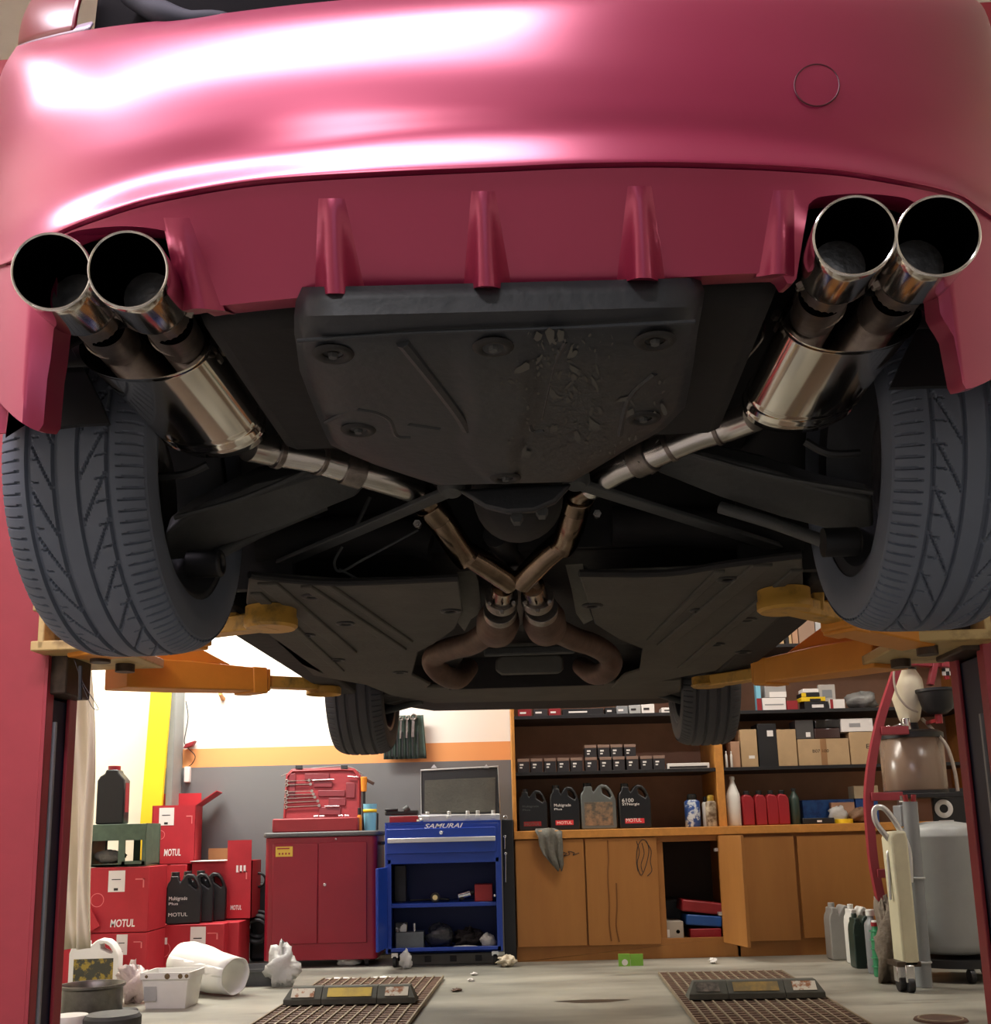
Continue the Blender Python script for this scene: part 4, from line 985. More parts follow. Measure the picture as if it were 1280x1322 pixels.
x, w, h, zb = at(c5(690, 908, 742, 966), YJ, ZT1)
lump('cloth_bundle', 'brown cloth bundle at the right end of the worktop', 'cloth', (x + .01, YJ + .06, ZT1 + EPS), (.13, .11, .09), M('brown_cloth', (120, 92, 70), .9, bump=.3), 6)
# middle shelf, right bay
for px, mt, lb, nm, d, extra in (
    ((268, 520, 350, 706), m_black, 'tall black box with two white stickers on the middle shelf', 'parts_box', .18, dict(lab=(.50, .82, .70, .84))),
    ((192, 545, 264, 712), m_tan, 'tall tan box left of the tall black box', 'parts_box', .16, dict(lab=(.45, .8, .22, .30))),
    ((150, 598, 188, 712), m_brown, 'narrow brown box behind the small white bottles', 'parts_box', .14, {}),
    ((352, 545, 435, 708), m_tan, 'tall tan box right of the tall black box', 'parts_box', .18, {})):
    boxthing(nm, lb, 'box', c5(*px), YI, d, ZB, mt, **extra)
for a, lb in ((122, 'small white bottle at the left end of right middle shelf'), (144, 'small white bottle beside the narrow brown box')):
    bottle('small_bottle', lb, c5(a, 640, a + 17, 714), YI - .03, ZB, m_white, m_white, group='small white bottles on the middle shelf')
t, w, d, h = boxthing('cardboard_carton', 'wide taped brown carton on the middle shelf', 'carton', c5(442, 586, 664, 702), YI, .2, ZB, m_tan, tape=True)
z_c = ZB + h + .003
text('B07 100', t, 'lettering', m_ink, -w*.22, w*.10, h*.48, h*.60, -d/2 - .0004)
t, w2, d2, h2 = boxthing('cardboard_carton', 'brown carton under the white box on the middle shelf', 'carton', c5(668, 556, 776, 698), YI, .2, ZB, m_tan)
text('EE', t, 'lettering', m_ink, w2*.15, w2*.42, h2*.48, h2*.62, -d2/2 - .0004)
t, w, d, h = boxthing('parts_box', 'white box with black print on top of the brown carton', 'box', c5(628, 498, 766, 552), YI, .18, ZB + h2 + .003, m_lab, lab=(.25, .6, .35, .65), mlab=M('grey_print', (150, 150, 150), .6), labname='print')
boxthing('parts_box', 'small grey and black box on the wide brown carton', 'box', c5(430, 505, 508, 586), YI + .01, .15, z_c, M('charcoal_box', (70, 68, 66), .5), lab=(.55, .8, .1, .35))
t, w, d, h = boxthing('plastic_case', 'dark glossy case on the wide carton, under a second one', 'case', c5(512, 540, 624, 584), YI + .01, .15, z_c, M('glossy_brown_case', (64, 46, 44), .15, coat=.5), bev=.006)
boxthing('plastic_case', 'black glossy case on top of another case over wide carton', 'case', c5(514, 500, 622, 538), YI + .01, .15, z_c + h + .002, M('glossy_black', (22, 22, 24), .12, coat=.6), bev=.006)
# shelf above, right bay
t, w, d, h = boxthing('parts_box', 'white box with grey lines under the silver box', 'box', c5(286, 408, 388, 462), YI, .15, ZA, m_lab, lab=(.1, .9, .4, .5), mlab=M('grey_print', (150, 150, 150), .6), labname='print')
boxthing('parts_box', 'silver and white box stacked on the white box', 'box', c5(296, 346, 388, 404), YI, .15, ZA + h + .003, M('silver_card', (170, 170, 168), .35, .3), lab=(.2, 1, .0, .4))
boxthing('aerosol_box', 'narrow blue and red box by the front tire', 'box', c5(259, 346, 280, 458), YI, .05, ZA, m_cyan, lab=(0, 1, 0, .45), mlab=m_dred)
boxthing('parts_box', 'small dark red box on the upper shelf', 'box', c5(392, 420, 440, 458), YI, .1, ZA, m_dred)
t, w, d, h = boxthing('parts_box', 'black box with white label under yellow boxes', 'box', c5(470, 424, 572, 456), YI, .12, ZA, m_black, lab=(.3, .8, .2, .6))
t, w, d, h3 = boxthing('parts_box', 'yellow and black box in the middle of a pile', 'box', c5(455, 404, 560, 424), YI, .12, ZA + h + .002, m_yellow, lab=(.35, .8, 0, .6), mlab=m_black)
t, w, d, h4 = boxthing('parts_box', 'black and yellow flat box above the yellow box', 'box', c5(455, 386, 535, 404), YI, .12, ZA + h + h3 + .004, m_black, lab=(.0, .25, 0, 1), mlab=m_yellow)
boxthing('parts_box', 'pale box lying on top of the yellow and black pile', 'box', c5(462, 368, 530, 386), YI, .11, ZA + h + h3 + h4 + .006, m_lab)
boxthing('leaflet_box', 'upright pale grey box leaning behind the yellow pile', 'box', c5(532, 350, 604, 452), YI + .13, .03, ZA, M('pale_card', (176, 172, 164), .6), lab=(.2, .8, .5, .8), mlab=m_grey, labname='print')
boxthing('parts_box', 'small white box right of the yellow pile', 'box', c5(580, 414, 644, 446), YI - .01, .1, ZA, m_lab, lab=(0, .2, 0, 1), mlab=m_dred)
x, w, h, zb = at(c5(664, 384, 802, 446), YI, ZA)
lump('plastic_bag', 'grey transparent bag bulging on the upper shelf', 'bag', (x, YI + .09, ZA + EPS), (w*1.0, .16, h*1.1), M('grey_film', (150, 150, 146), .3, trans=.3, bump=.4), 9)
# upright folders/boxes on the highest shelf
for i, (a, b, y0, mt, lb) in enumerate(((280, 308, 130, m_lab, 'white folder at the left end of the highest shelf'), (312, 328, 90, m_black, 'thin black folder beside the white folder, highest shelf'), (332, 378, 80, m_tan, 'tan box file next to the thin black folder'), (384, 398, 70, m_black, 'black folder between two tan box files'), (400, 412, 60, m_tan, 'thin tan folder beside the black folder'), (416, 440, 60, m_brown, 'brown box file left of the widest file'), (444, 516, 55, M('pinkish_card', (150, 124, 104), .8), 'widest tan box file on the highest shelf'), (520, 545, 60, m_lgrey, 'grey glossy folder on the highest shelf'), (549, 566, 60, m_brown, 'narrow brown file right of the grey folder'), (570, 590, 60, m_tan, 'tan file at the right end of the highest shelf'))):
    boxthing('box_file', lb, 'file', c5(a, y0, b, 215), YI, .2, ZA2, mt, group='box files on the highest shelf')
# contents of the open cabinet
zc0 = .11
t, w, d, hA = boxthing('tool_case', 'red case at the bottom of the pile in the open cabinet', 'case', (892, 1199, 932, 1211), YC + .06, .22, zc0, m_red, bev=.006)
zc1 = zc0 + hA + .004
t, w, d, hB = boxthing('tool_case', 'blue case in the middle of the pile in the open cabinet', 'case', (886, 1182, 932, 1198), YC + .06, .22, zc1 + .012, m_bluep, bev=.008); t.rotation_euler.y = rad(5)
t, w, d, hC = boxthing('tool_case', 'dark red case on top of the pile in the open cabinet', 'case', (880, 1164, 934, 1180), YC + .06, .22, zc1 + hB + .026, m_dred, bev=.010); t.rotation_euler.y = rad(7)
t, w, d, h = boxthing('cardboard_carton', 'grey archive carton with a hand hole inside the open cabinet', 'carton', (857, 1190, 883, 1212), YC + .04, .22, zc0, M('grey_card', (170, 160, 146), .7), lab=(.02, .3, .1, .55))
B().cyl((w*.22, -d/2 - .0008, h*.42), (w*.22, -d/2, h*.42), .012).out('hand_hole', m_void, t, LOCAL)
boxthing('tool_bag', 'black bag behind the grey carton in the open cabinet', 'bag', (853, 1160, 884, 1210), YC + .30, .2, zc0, m_black, bev=.02)
# rag over the worktop edge
x0 = ony(692, 1080, YC - .045); rows = []
ragpx = [(692, 716, 1064), (691, 726, 1072), (695, 726, 1080), (697, 727, 1092), (702, 727, 1103), (712, 728, 1114), (720, 726, 1122)]
for k, (l, r, y) in enumerate(ragpx):
    row = []
    for j in range(13):
        u = j / 12; p = ony(l + (r - l) * u, y + 3 * math.sin(u * 9), YC - .045)
        p.y -= .010 * math.sin(u * 14 + k * .6)
        if k == 0: p.y = YC + .03; p.z = ZT1 + .012
        row.append(p)
    rows.append(row)
rag = B().grid(rows).out('cleaning_rag', m_rag, smooth=180, solid=.006)
tag(rag, 'grey cleaning rag hanging over the edge of the worktop', 'rag')
# green folded card on the floor
q = onz(815, 1247, 0)
t = thing('card_packet', 'bright green card packet leaning on the cabinet plinth', 'packet', (q.x, q.y, 0))
gx = at((801, 1231, 833, 1249), q.y, 0)
B().box(-gx[1]/2, -.004, -.012, .0, 0, gx[2]).out('front_card', m_lime, t, LOCAL)
B().box(.0, gx[1]/2, -.002, .008, 0, gx[2]*.95).out('rear_card', m_lime, t, LOCAL)
B().lathe([(.018, 0), (.018, .0006)], (-gx[1]*.25, -.0122, .022), (0, -1, 0), 16).out('round_print', m_lab, t, LOCAL)
# ================================================================ red cabinet and blue trolley
YR1 = 6.85
x0, x1, zb, zt = rect(341, 1080, 487, 1240, YR1)
zb = .045
rc = thing('tool_cabinet', 'dark red steel tool cabinet with two doors and a yellow sticker', 'tool cabinet', ((x0 + x1) / 2, YR1 + .2, 0))
B().rbox(x0, x1, YR1, YR1 + .45, zb, zt, .035).out('body', m_rcab, rc, bevel=.006)
dx0, dx1 = ony(352, 1150, YR1).x, ony(474, 1150, YR1).x; dm = ony(411, 1150, YR1).x
dz0, dz1 = ony(410, 1218, YR1).z, ony(410, 1088, YR1).z
for a, b in ((dx0, dm - .003), (dm + .003, dx1)):
    dr = B().box(a, b, YR1 - .012, YR1 - .001, dz0, dz1).out('door', m_rcab, rc, bevel=.004)
q = ony(420, 1142, YR1); B().cyl((q.x, YR1 - .02, q.z), (q.x, YR1 - .012, q.z), .010).out('lock', m_steel, rc, bevel=.002)
q = ony(434, 1083, YR1); B().cyl((q.x, YR1 - .008, q.z), (q.x, YR1, q.z), .006).out('rivet', m_steel, rc)
s = rect(356, 1093, 378, 1106, YR1 - .013)
st = B().box(s[0], s[1], YR1 - .0132, YR1 - .0122, s[2], s[3]).out('sticker', M('yellow_sticker', (208, 176, 66), .6), rc)
for k in range(4):
    xx = s[0] + (s[1] - s[0]) * (.18 + .19 * k); B().box(xx, xx + .010, YR1 - .0140, YR1 - .0133, s[2] + .012, s[2] + .024).out('sticker_print', m_dred, st)
B().box(s[0] + .01, s[1] - .02, YR1 - .0140, YR1 - .0133, s[3] - .016, s[3] - .008).out('sticker_print', m_dred, st)
zt2 = zt + .030
B().rbox(x0 - .012, x1 + .012, YR1 - .018, YR1 + .462, zt + .001, zt2, .04).out('top_mat', M('grey_rubber_mat', (84, 84, 84), .6, var=.25), rc, bevel=.008)
for xx in (x0 + .07, x1 - .07):
    for yy in (YR1 + .06, YR1 + .38):
        B().cyl((xx - .012, yy, .024), (xx + .012, yy, .024), .023).box(xx - .02, xx + .02, yy - .02, yy + .02, .035, zb + .002).out('caster', m_black, rc)
B().box(x1 + .012, x1 + .03, YR1 + .08, YR1 + .36, zt - .06, zt - .04).out('side_handle', m_black, rc, bevel=.004)
# open red tool case with spanners
tc_ = thing('tool_case', 'open dark red tool case full of spanners on the red cabinet', 'tool case', (ony(415, 1060, YR1 + .12).x, YR1 + .2, zt2 + .001))
a = rect(352, 1056, 462, 1068, YR1 + .06)
base = B().box(a[0], a[1], YR1 + .05, YR1 + .30, zt2 + .001, a[3]).out('case_base', m_dred, tc_, bevel=.008)
l = rect(365, 991, 466, 1062, YR1 + .30)
lidz0, lidz1 = a[3] + .002, l[3]
tilt = .06
def lp(px, py, dy=0):
    p = ony(px, py, YR1 + .30); return V((p.x, YR1 + .305 + tilt * (p.z - lidz0) / (lidz1 - lidz0) - dy, p.z))
lid = B().prism([lp(*p) for p in ((365, 1058), (367, 1000), (374, 992), (392, 991), (440, 990), (456, 991), (465, 1001), (466, 1058))], (0, .04, 0)).out('case_lid', m_dred, tc_, bevel=.006)
rimp = [lp(*p, .004) for p in ((367, 1056), (369, 1002), (376, 995), (440, 993), (455, 994), (462, 1003), (463, 1056))]
B().tube(rimp, .007, n=8, sub=1).out('lid_rim', m_dred, lid)
for r_ in ((372, 998, 380, 1030), (404, 1008, 428, 1016), (410, 1020, 445, 1028), (424, 1030, 446, 1040), (412, 1042, 440, 1052), (446, 1010, 458, 1030), (392, 998, 424, 1006)):
    c = [lp(r_[0], r_[3]), lp(r_[2], r_[3]), lp(r_[2], r_[1]), lp(r_[0], r_[1])]
    B().prism([p + V((0, -.001, 0)) for p in c], (0, -.008, 0)).out('moulded_pocket', M('moulded_red', (112, 24, 32), .45), lid, bevel=.003)
for px, w_ in ((384, 9), (443, 9)):
    B().prism([lp(px - w_/2, 992), lp(px + w_/2, 992), lp(px + w_/2, 987), lp(px - w_/2, 987)], (0, -.012, 0)).out('latch', m_black, lid, bevel=.002)
for i, (y, xa_, xb_) in enumerate(((1008, 369, 398), (1013, 369, 400), (1022, 369, 402), (1026, 370, 404), (1031, 368, 406), (1036, 369, 410), (1042, 369, 412))):
    p, q = lp(xa_, y, .012), lp(xb_, y - (1 if i < 4 else 2), .012)
    sp = B().bar(p, q, .004, .008, up=(0, 1, 0)).torus(p, (0, 1, 0), .009, .0035, n=14, m=6).cyl(q + V((0, -.003, 0)), q + V((0, .003, 0)), .011, n=6)
    sp_o = sp.out('spanner', m_steel, None)
    sp_o['label'] = 'shiny steel spanner clipped in the red tool case lid, row %s' % ('one', 'two', 'three', 'four', 'five', 'six', 'seven')[i]; sp_o['category'] = 'spanner'; sp_o['group'] = 'spanners in the red tool case'
    sp_o['label'] = ('topmost of the steel spanners in the red tool case lid', 'second steel spanner from the top in the red case lid', 'third steel spanner from the top in the red case lid', 'middle steel spanner in the red tool case lid', 'third steel spanner from the bottom in the red case lid', 'second steel spanner from the bottom in the red case lid', 'lowest of the steel spanners in the red tool case lid')[i]
for (xa_, ya), (xb_, yb), lb in (((402, 1007), (430, 1006), 'steel extension bar clipped across the top of the red case lid'), ((448, 1002), (462, 1003), 'short steel bar at the top right of the red case lid'), ((420, 1041), (438, 1041), 'steel ratchet bar low in the red case lid')):
    tag(B().cyl(lp(xa_, ya, .014), lp(xb_, yb, .014), .0045, n=10).out('socket_bar', m_steel), lb, 'tool')
for i, (px, lb) in enumerate(((408, 'leftmost chrome socket in the base of the red tool case'), (416, 'second chrome socket in the base of the red tool case'), (440, 'third chrome socket in the base of the red tool case'), (448, 'rightmost chrome socket in the base of the red tool case'))):
    p = ony(px, 1055, YR1 + .12); tag(B().cyl((p.x - .014, YR1 + .12, a[3] + .009), (p.x + .014, YR1 + .12, a[3] + .009), .008, n=12).out('socket', m_steel), lb, 'socket', 'sockets in the red tool case')
p = lp(360, 1001); p2 = lp(482, 1011)
tag(B().tube([lp(359, 1001, -.05), lp(384, 993, -.05), lp(440, 988, -.05), lp(462, 996, -.05), lp(468, 1004, -.05)], .004, n=8).out('bent_rod', m_steel), 'thin bent steel rod arching behind the red tool case', 'rod')
ham = thing('hammer', 'hammer with orange handle standing beside the red tool case', 'hammer', (ony(471, 1010, YR1 + .32).x, YR1 + .34, zt2 + .001))
h0, h1 = ony(470, 1022, YR1 + .33), ony(470, 1003, YR1 + .33)
B().cyl((h0.x, YR1 + .33, zt2 + .001), (h0.x, YR1 + .33, h0.z), .010, n=12).out('shaft', m_black, ham)
B().cyl((h0.x, YR1 + .33, h0.z), (h0.x, YR1 + .33, h1.z), .018, .022, n=12).out('grip', m_orange, ham, bevel=.003)
B().bar(ony(466, 1003, YR1 + .34), ony(483, 1012, YR1 + .34), .02, .02).out('head', m_rust, ham, bevel=.003)
cup = at((468, 1038, 486, 1066), YR1 + .16, zt2)
cp = thing('plastic_cup', 'pale blue cup with a yellow stripe on the red cabinet', 'cup', (cup[0], YR1 + .2, zt2 + .001))
r_ = cup[1] / 2
B().lathe([(r_*.82, 0), (r_, cup[2]), (r_*.92, cup[2]), (r_*.76, .004), (0, .004)], n=28).out('cup_body', m_cyan, cp, LOCAL)
B().lathe([(r_*.97, cup[2]*.68), (r_*.985, cup[2]*.80)], n=28, caps=False).out('stripe', m_yellow, cp, LOCAL, solid=.002)
bottle('small_bottle', 'small orange bottle with black cap beside the blue cup', (461, 1043, 467, 1066), YR1 + .14, zt2, m_orange, m_black, shoulder=.6, cap_h=.3, neck=.7, flat=1)
pen_ = ony(485, 1050, YR1 + .2)
tag(B().cyl((pen_.x + .012, YR1 + .2, zt2 + .002), (pen_.x + .014, YR1 + .2, zt2 + .11), .006, n=10).out('marker_pen', m_black), 'black marker pen standing beside the blue cup', 'pen')

# blue trolley
YT = 6.75
x0, x1, zb, zt = rect(498, 1061, 648, 1232, YT); zb = .085
bt = thing('tool_trolley', 'bright blue tool trolley on casters with an open front', 'tool trolley', ((x0 + x1) / 2, YT + .2, 0))
zm = ony(570, 1108, YT).z; D = .42
b = B().box(x0, x0 + .012, YT, YT + D, zb, zt).box(x1 - .012, x1, YT, YT + D, zb, zt).box(x0, x1, YT, YT + D, zt - .012, zt).box(x0 + .012, x1 - .012, YT, YT + D, zb, zb + .012)
b.box(x0 + .012, x1 - .012, YT, YT + .015, zm - .03, zt - .012).box(x0 + .012, x0 + .035, YT, YT + .015, zb, zm).box(x1 - .035, x1 - .012, YT, YT + .015, zb, zm).box(x0 + .012, x1 - .012, YT, YT + .015, zb, zb + .03)
b.out('body', m_blue, bt, bevel=.003)
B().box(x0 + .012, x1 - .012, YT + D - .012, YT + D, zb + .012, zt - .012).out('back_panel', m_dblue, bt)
sz = ony(570, 1166, YT).z
B().box(x0 + .014, x1 - .014, YT + .03, YT + D - .014, sz - .025, sz).out('shelf', m_blue, bt, bevel=.003)
dw = rect(499, 1069, 640, 1101, YT)
dr = B().box(dw[0], dw[1], YT - .014, YT - .001, dw[2], dw[3]).out('drawer', m_blue, bt, bevel=.003)
hb = rect(501, 1081, 640, 1087, YT)
B().box(hb[0], hb[1], YT - .028, YT - .0145, hb[2], hb[3]).out('handle', m_alu, dr, bevel=.003)
q = ony(570, 1075, YT); B().cyl((q.x, YT - .022, q.z), (q.x, YT - .0145, q.z), .011).out('lock', m_steel, dr, bevel=.002)
tx = rect(548, 1063, 598, 1069, YT)
text('SAMURAI', bt, 'lettering', m_wink, tx[0] - bt.location.x, tx[1] - bt.location.x, tx[2], tx[3], YT - .0005 - bt.location.y, shear=.35, bold=.015)
# its door swung open to the left, standing edge-on
ld = rect(485, 1115, 500, 1232, YT - .12)
do = B(); do.bar((x0 + .004, YT - .004, (ld[2] + ld[3]) / 2 + .0), (ony(487, 1170, YT - .26).x, YT - .26, (ld[2] + ld[3]) / 2), .016, ld[3] - ld[2] - .05)
do.out('door', m_blue, bt, bevel=.003, label='door swung open')
q = ony(639, 1156, YT); B().sphere((q.x, YT - .008, q.z), .009).out('catch', m_steel, bt)
for xx in (x0 + .05, x1 - .05):
    for yy in (YT + .05, YT + D - .06):
        B().cyl((xx - .012, yy, .034), (xx + .012, yy, .034), .033).out('caster', m_black, bt, bevel=.004)
        B().box(xx - .02, xx + .02, yy - .015, yy + .02, .055, zb).out('caster_fork', m_steel, bt)
# on top of the trolley
al = thing('tool_case', 'open silver-edged tool case with a black lid on the blue trolley', 'tool case', ((x0 + x1) / 2 + .15, YT + .2, zt + .001))
a0 = rect(540, 1050, 646, 1061, YT + .03)
B().box(a0[0], a0[1], YT + .03, YT + .28, zt + .001, a0[3] - .008).out('case_base', m_alu, al, bevel=.004)
al0 = rect(543, 990, 647, 1052, YT + .30); kz0, kz1 = a0[3] - .006, al0[3]
def kp(px, py, dy=0):
    p = ony(px, py, YT + .30); return V((p.x, YT + .30 + .05 * (p.z - kz0) / (kz1 - kz0) - dy, p.z))
C4 = [kp(544, 1052), kp(646, 1052), kp(643, 989), kp(543, 994)]
B().prism(C4, (0, .05, 0)).out('case_lid', m_black, al, bevel=.004)
B().tube(C4, .0065, n=8, sub=1, closed=True).out('lid_frame', m_alu, al)
B().prism([kp(548, 1007, .002), kp(640, 1003, .002), kp(640, 1048, .002), kp(548, 1050, .002)], (0, .006, 0)).out('lid_foam', M('dark_foam', (62, 60, 54), .9, var=.3, scale=6, bump=.3), al)
for px in (560, 628): B().prism([kp(px - 4, 991), kp(px + 4, 991), kp(px, 986)], (0, -.008, 0)).out('catch', m_alu, al)
for i, px in enumerate((552, 580, 604, 617, 637)):
    p = ony(px, 1050, YT + .04); c = V((p.x, YT + .045, a0[3] - .008))
    B().cyl(c, c + V((0, 0, .022)), .012, n=12).box(c.x - .014, c.x + .014, YT + .022, YT + .030, c.z - .03, c.z - .006).out('latch', m_alu, al, bevel=.002)
t, w, d, hr = boxthing('tool_case', 'small flat red case at the left on the blue trolley', 'case', (503, 1054, 540, 1062), YT + .02, .16, zt, m_red, bev=.003)
t = thing('grease_gun', 'black tool lying on the small flat red case', 'tool', (ony(518, 1050, YT + .1).x, YT + .1, zt + hr + .002))
B().bar((-.10, 0, .022), (.11, 0, .022), .05, .03).out('body', m_black, t, LOCAL, bevel=.008)
B().box(-.10, -.02, -.03, .03, .034, .05).out('grip', m_black, t, LOCAL, bevel=.006); B().cyl((.02, -.01, .035), (.05, -.01, .055), .02).out('knob', m_arm, t, LOCAL, bevel=.003)
t = thing('ratchet', 'chrome ratchet head lying by the open silver-edged case', 'ratchet', (ony(544, 1050, YT + .02).x, YT + .015, zt + .001))
B().sphere((0, 0, .014), .014).bar((0, 0, .012), (-.05, .02, .012), .012, .012).out('head', m_steel, t, LOCAL)
# inside the trolley
t, w, d, h = boxthing('tool_case', 'small dark red case on the middle shelf of the blue trolley', 'case', (613, 1142, 636, 1158), YT + .05, .15, sz, m_dred, bev=.003)
q = at((556, 1150, 568, 1162), YT + .06, sz)
t = thing('pressure_gauge', 'small round gauge on the middle shelf of the blue trolley', 'gauge', (q[0], YT + .08, sz + EPS))
B().cyl((0, 0, .03), (0, -.025, .03), .029, n=28).out('casing', m_black, t, LOCAL, bevel=.003); B().cyl((0, -.0255, .03), (0, -.026, .03), .016).out('dial', M('gauge_dial', (226, 210, 150), .5), t, LOCAL)
B().tube([(.02, 0, .02), (.08, .02, .012), (.05, .08, .012), (-.1, .06, .012), (-.16, .02, .012)], .007, n=8).out('hose', m_black, t, LOCAL)
t = thing('air_tool', 'chrome and black air tool beside the red case in trolley', 'tool', (ony(602, 1150, YT + .1).x, YT + .1, sz + EPS))
B().cyl((-.05, 0, .03), (.03, 0, .05), .025, n=16).out('motor', m_steel, t, LOCAL, bevel=.004); B().bar((-.01, 0, .03), (-.04, -.02, .012), .03, .024).out('grip', m_black, t, LOCAL, bevel=.006); B().cyl((.03, 0, .05), (.05, 0, .055), .015).out('chuck', m_black, t, LOCAL)
boxthing('spare_part_box', 'dark grey upright box at the left on trolley middle shelf', 'box', (510, 1118, 524, 1160), YT + .25, .08, sz, M('charcoal_box', (70, 68, 66), .5))
zz = zb + .012
t, w, d, h = boxthing('storage_bin', 'grey see-through bin on the bottom of the blue trolley', 'bin', (511, 1204, 547, 1224), YT + .05, .14, zz, M('grey_bin', (84, 90, 92), .35, var=.3), bev=.004)
zq = zz + h + .002
boxthing('parts_box', 'white and black box on the grey bin in trolley', 'box', (511, 1192, 525, 1203), YT + .07, .08, zq, M('black_white_card', (40, 40, 42), .5, col2=(190, 190, 186), scale=14, lo=.5, hi=.55))
tag(B().cyl((ony(535, 1195, YT + .08).x, YT + .09, zq), (ony(535, 1195, YT + .08).x, YT + .09, zq + .05), .009).out('socket', m_steel), 'upright chrome socket on the grey bin in trolley', 'socket')
lump('plastic_bag', 'dark crumpled bag beside the grey bin in the trolley', 'bag', (ony(568, 1210, YT + .12).x, YT + .15, zz + EPS), (.18, .14, .14), M('smoke_film', (60, 62, 66), .25, trans=.2, bump=.5), 21)
lump('cable_heap', 'dark heap of cables in the bottom of the trolley', 'cables', (ony(606, 1215, YT + .12).x, YT + .18, zz + EPS), (.2, .14, .10), M('dark_cables', (40, 34, 32), .6, bump=.8, bscale=90), 22, .5)
lump('plastic_bag', 'small white bag at the right in the trolley bottom', 'bag', (ony(630, 1215, YT + .06).x, YT + .07, zz + EPS), (.09, .07, .085), m_bag, 23)
lump('plastic_bag', 'white paper scrap lying flat in the trolley bottom', 'bag', (ony(600, 1222, YT + .06).x, YT + .05, zz + EPS), (.16, .05, .02), m_bag, 24)
# dark perforated tool board beside the trolley
tb_ = rect(650, 1058, 665, 1238, YT + .1)
t = thing('tool_board', 'black upright tool board between blue trolley and wooden cabinet', 'board', ((tb_[0] + tb_[1]) / 2, YT + .12, 0))
B().box(tb_[0], tb_[1], YT + .10, YT + .40, .0, tb_[3]).out('board', m_black, t, bevel=.004)
for y0_, y1_, xx, lb in ((1102, 1139, 653, 'long thin chrome rod hanging on the black tool board'), (1080, 1096, 652, 'short chrome pin hanging on the black tool board')):
    p, q = ony(xx, y0_, YT + .09), ony(xx, y1_, YT + .09)
    tag(B().cyl((p.x, YT + .092, p.z), (q.x, YT + .092, q.z), .004, n=8).torus((p.x, YT + .092, p.z), (0, 1, 0), .007, .003).out('steel_rod', m_steel), lb, 'rod')
p = ony(653, 1057, YT + .09)
tag(B().torus((p.x, YT + .13, tb_[3] + .012), (0, 1, 0), .012, .004).cyl((p.x, YT + .13, tb_[3] - .0), (p.x, YT + .13, tb_[3] + .004), .004).out('ring_spanner', m_steel), 'ring spanner end poking up from the black tool board', 'spanner')
# under the trolley
t, w, d, h = boxthing('tool_case', 'flat grey case on the floor under the blue trolley', 'case', (531, 1231, 640, 1244), YT + .12, .2, 0, M('dusty_grey_case', (98, 98, 94), .7, var=.2), bev=.005)
for k in (-.3, .0, .3): B().box(w*k - .02, w*k + .02, -d/2 - .006, -d/2, h*.25, h*.8).out('latch', m_black, t, LOCAL, bevel=.001)
# bits of film and paper on the floor in front
for i, (px, py, sx, sy, sz_, lb) in enumerate(((524, 1240, .07, .05, .10, 'crumpled clear film hanging from the left trolley caster'), (448, 1247, .12, .08, .07, 'crumpled white film under the right side of red cabinet'), (464, 1240, .09, .06, .10, 'upright white film scrap by the red cabinet caster'), (363, 1274, .16, .12, .20, 'tall crumpled white plastic bag left of the wheel stop'), (655, 1248, .10, .08, .06, 'beige crumpled paper beside the black tool board'))):
    q = onz(px, py, 0); y_ = q.y - (.10 if py < 1245 else 0)
    if i == 0: y_ = YT - .06
    lump('film_scrap' if i != 3 else 'plastic_bag', lb, 'litter' if i != 3 else 'bag', (q.x if i else ony(px, py, y_).x, y_, .001), (sx, sy, sz_), m_bag if i != 4 else M('beige_paper', (196, 184, 160), .8, bump=.4), 31 + i, .45)
for i, (px, py, w_, d_, lb) in enumerate(((438, 1266, .16, .03, 'white paper strip behind the left wheel stop'), (495, 1264, .11, .02, 'small white paper strip behind the left wheel stop, nearer the grate'), (612, 1259, .035, .02, 'tiny white scrap on the floor in front of the blue trolley'), (608, 1267, .035, .015, 'tiny white scrap nearer the left grate'), (921, 1244, .045, .03, 'small white pebble-like scrap in front of the open cabinet'), (590, 1280, .05, .02, 'brown leaf-like scrap right of the left grate'))):
    q = onz(px, py, 0); lump('paper_scrap', lb, 'litter', (q.x, q.y, .001), (w_, d_ * 2.4, .014 if i != 4 else .03), m_lab if i != 5 else m_rust, 51 + i, .4)
# green canvas tool roll hung on the wall with spanners
YH = YW - .03
a = rect(496, 924, 547, 980, YH)
t = thing('tool_roll', 'dark green canvas tool roll hanging on the back wall', 'tool roll', ((a[0] + a[1]) / 2, YH, a[2]))
rows = []
for k in range(9):
    u = k / 8; rows.append([V((a[0] + (a[1] - a[0]) * j / 40 + (.02 * (1 - u) if j > 36 else 0), YH - .012 - .006 * math.sin(j * 1.3), a[2] + (a[3] - a[2]) * u)) for j in range(41)])
B().grid(rows).out('canvas', M('green_canvas', (48, 62, 54), .85, var=.2, scale=20), t, solid=.006)
for j in range(7):
    xx = a[0] + (a[1] - a[0]) * (.08 + .13 * j); B().box(xx - .004, xx + .004, YH - .026, YH - .020, a[2] + .02, a[2] + (a[3] - a[2]) * .62).out('pocket_seam', m_black, t)
for j, (px, lb) in enumerate(((502, 'leftmost spanner in the green tool roll'), (509, 'second spanner from the left in the green tool roll'), (517, 'middle spanner in the green tool roll'), (525, 'second spanner from the right in the green tool roll'), (533, 'big open-ended spanner at the right of the green tool roll'))):
    p = ony(px, 950 - j, YH - .03); q = ony(px + 1, 930 - j, YH - .03); k = 1.6 if j == 4 else 1
    tag(B().bar((p.x, YH - .032, p.z - .03), (q.x, YH - .032, q.z), .012*k, .005, up=(0, 1, 0)).torus((q.x, YH - .032, q.z), (0, 1, 0), .012*k, .004*k).out('spanner', m_flange), lb, 'spanner', 'spanners in the green tool roll')
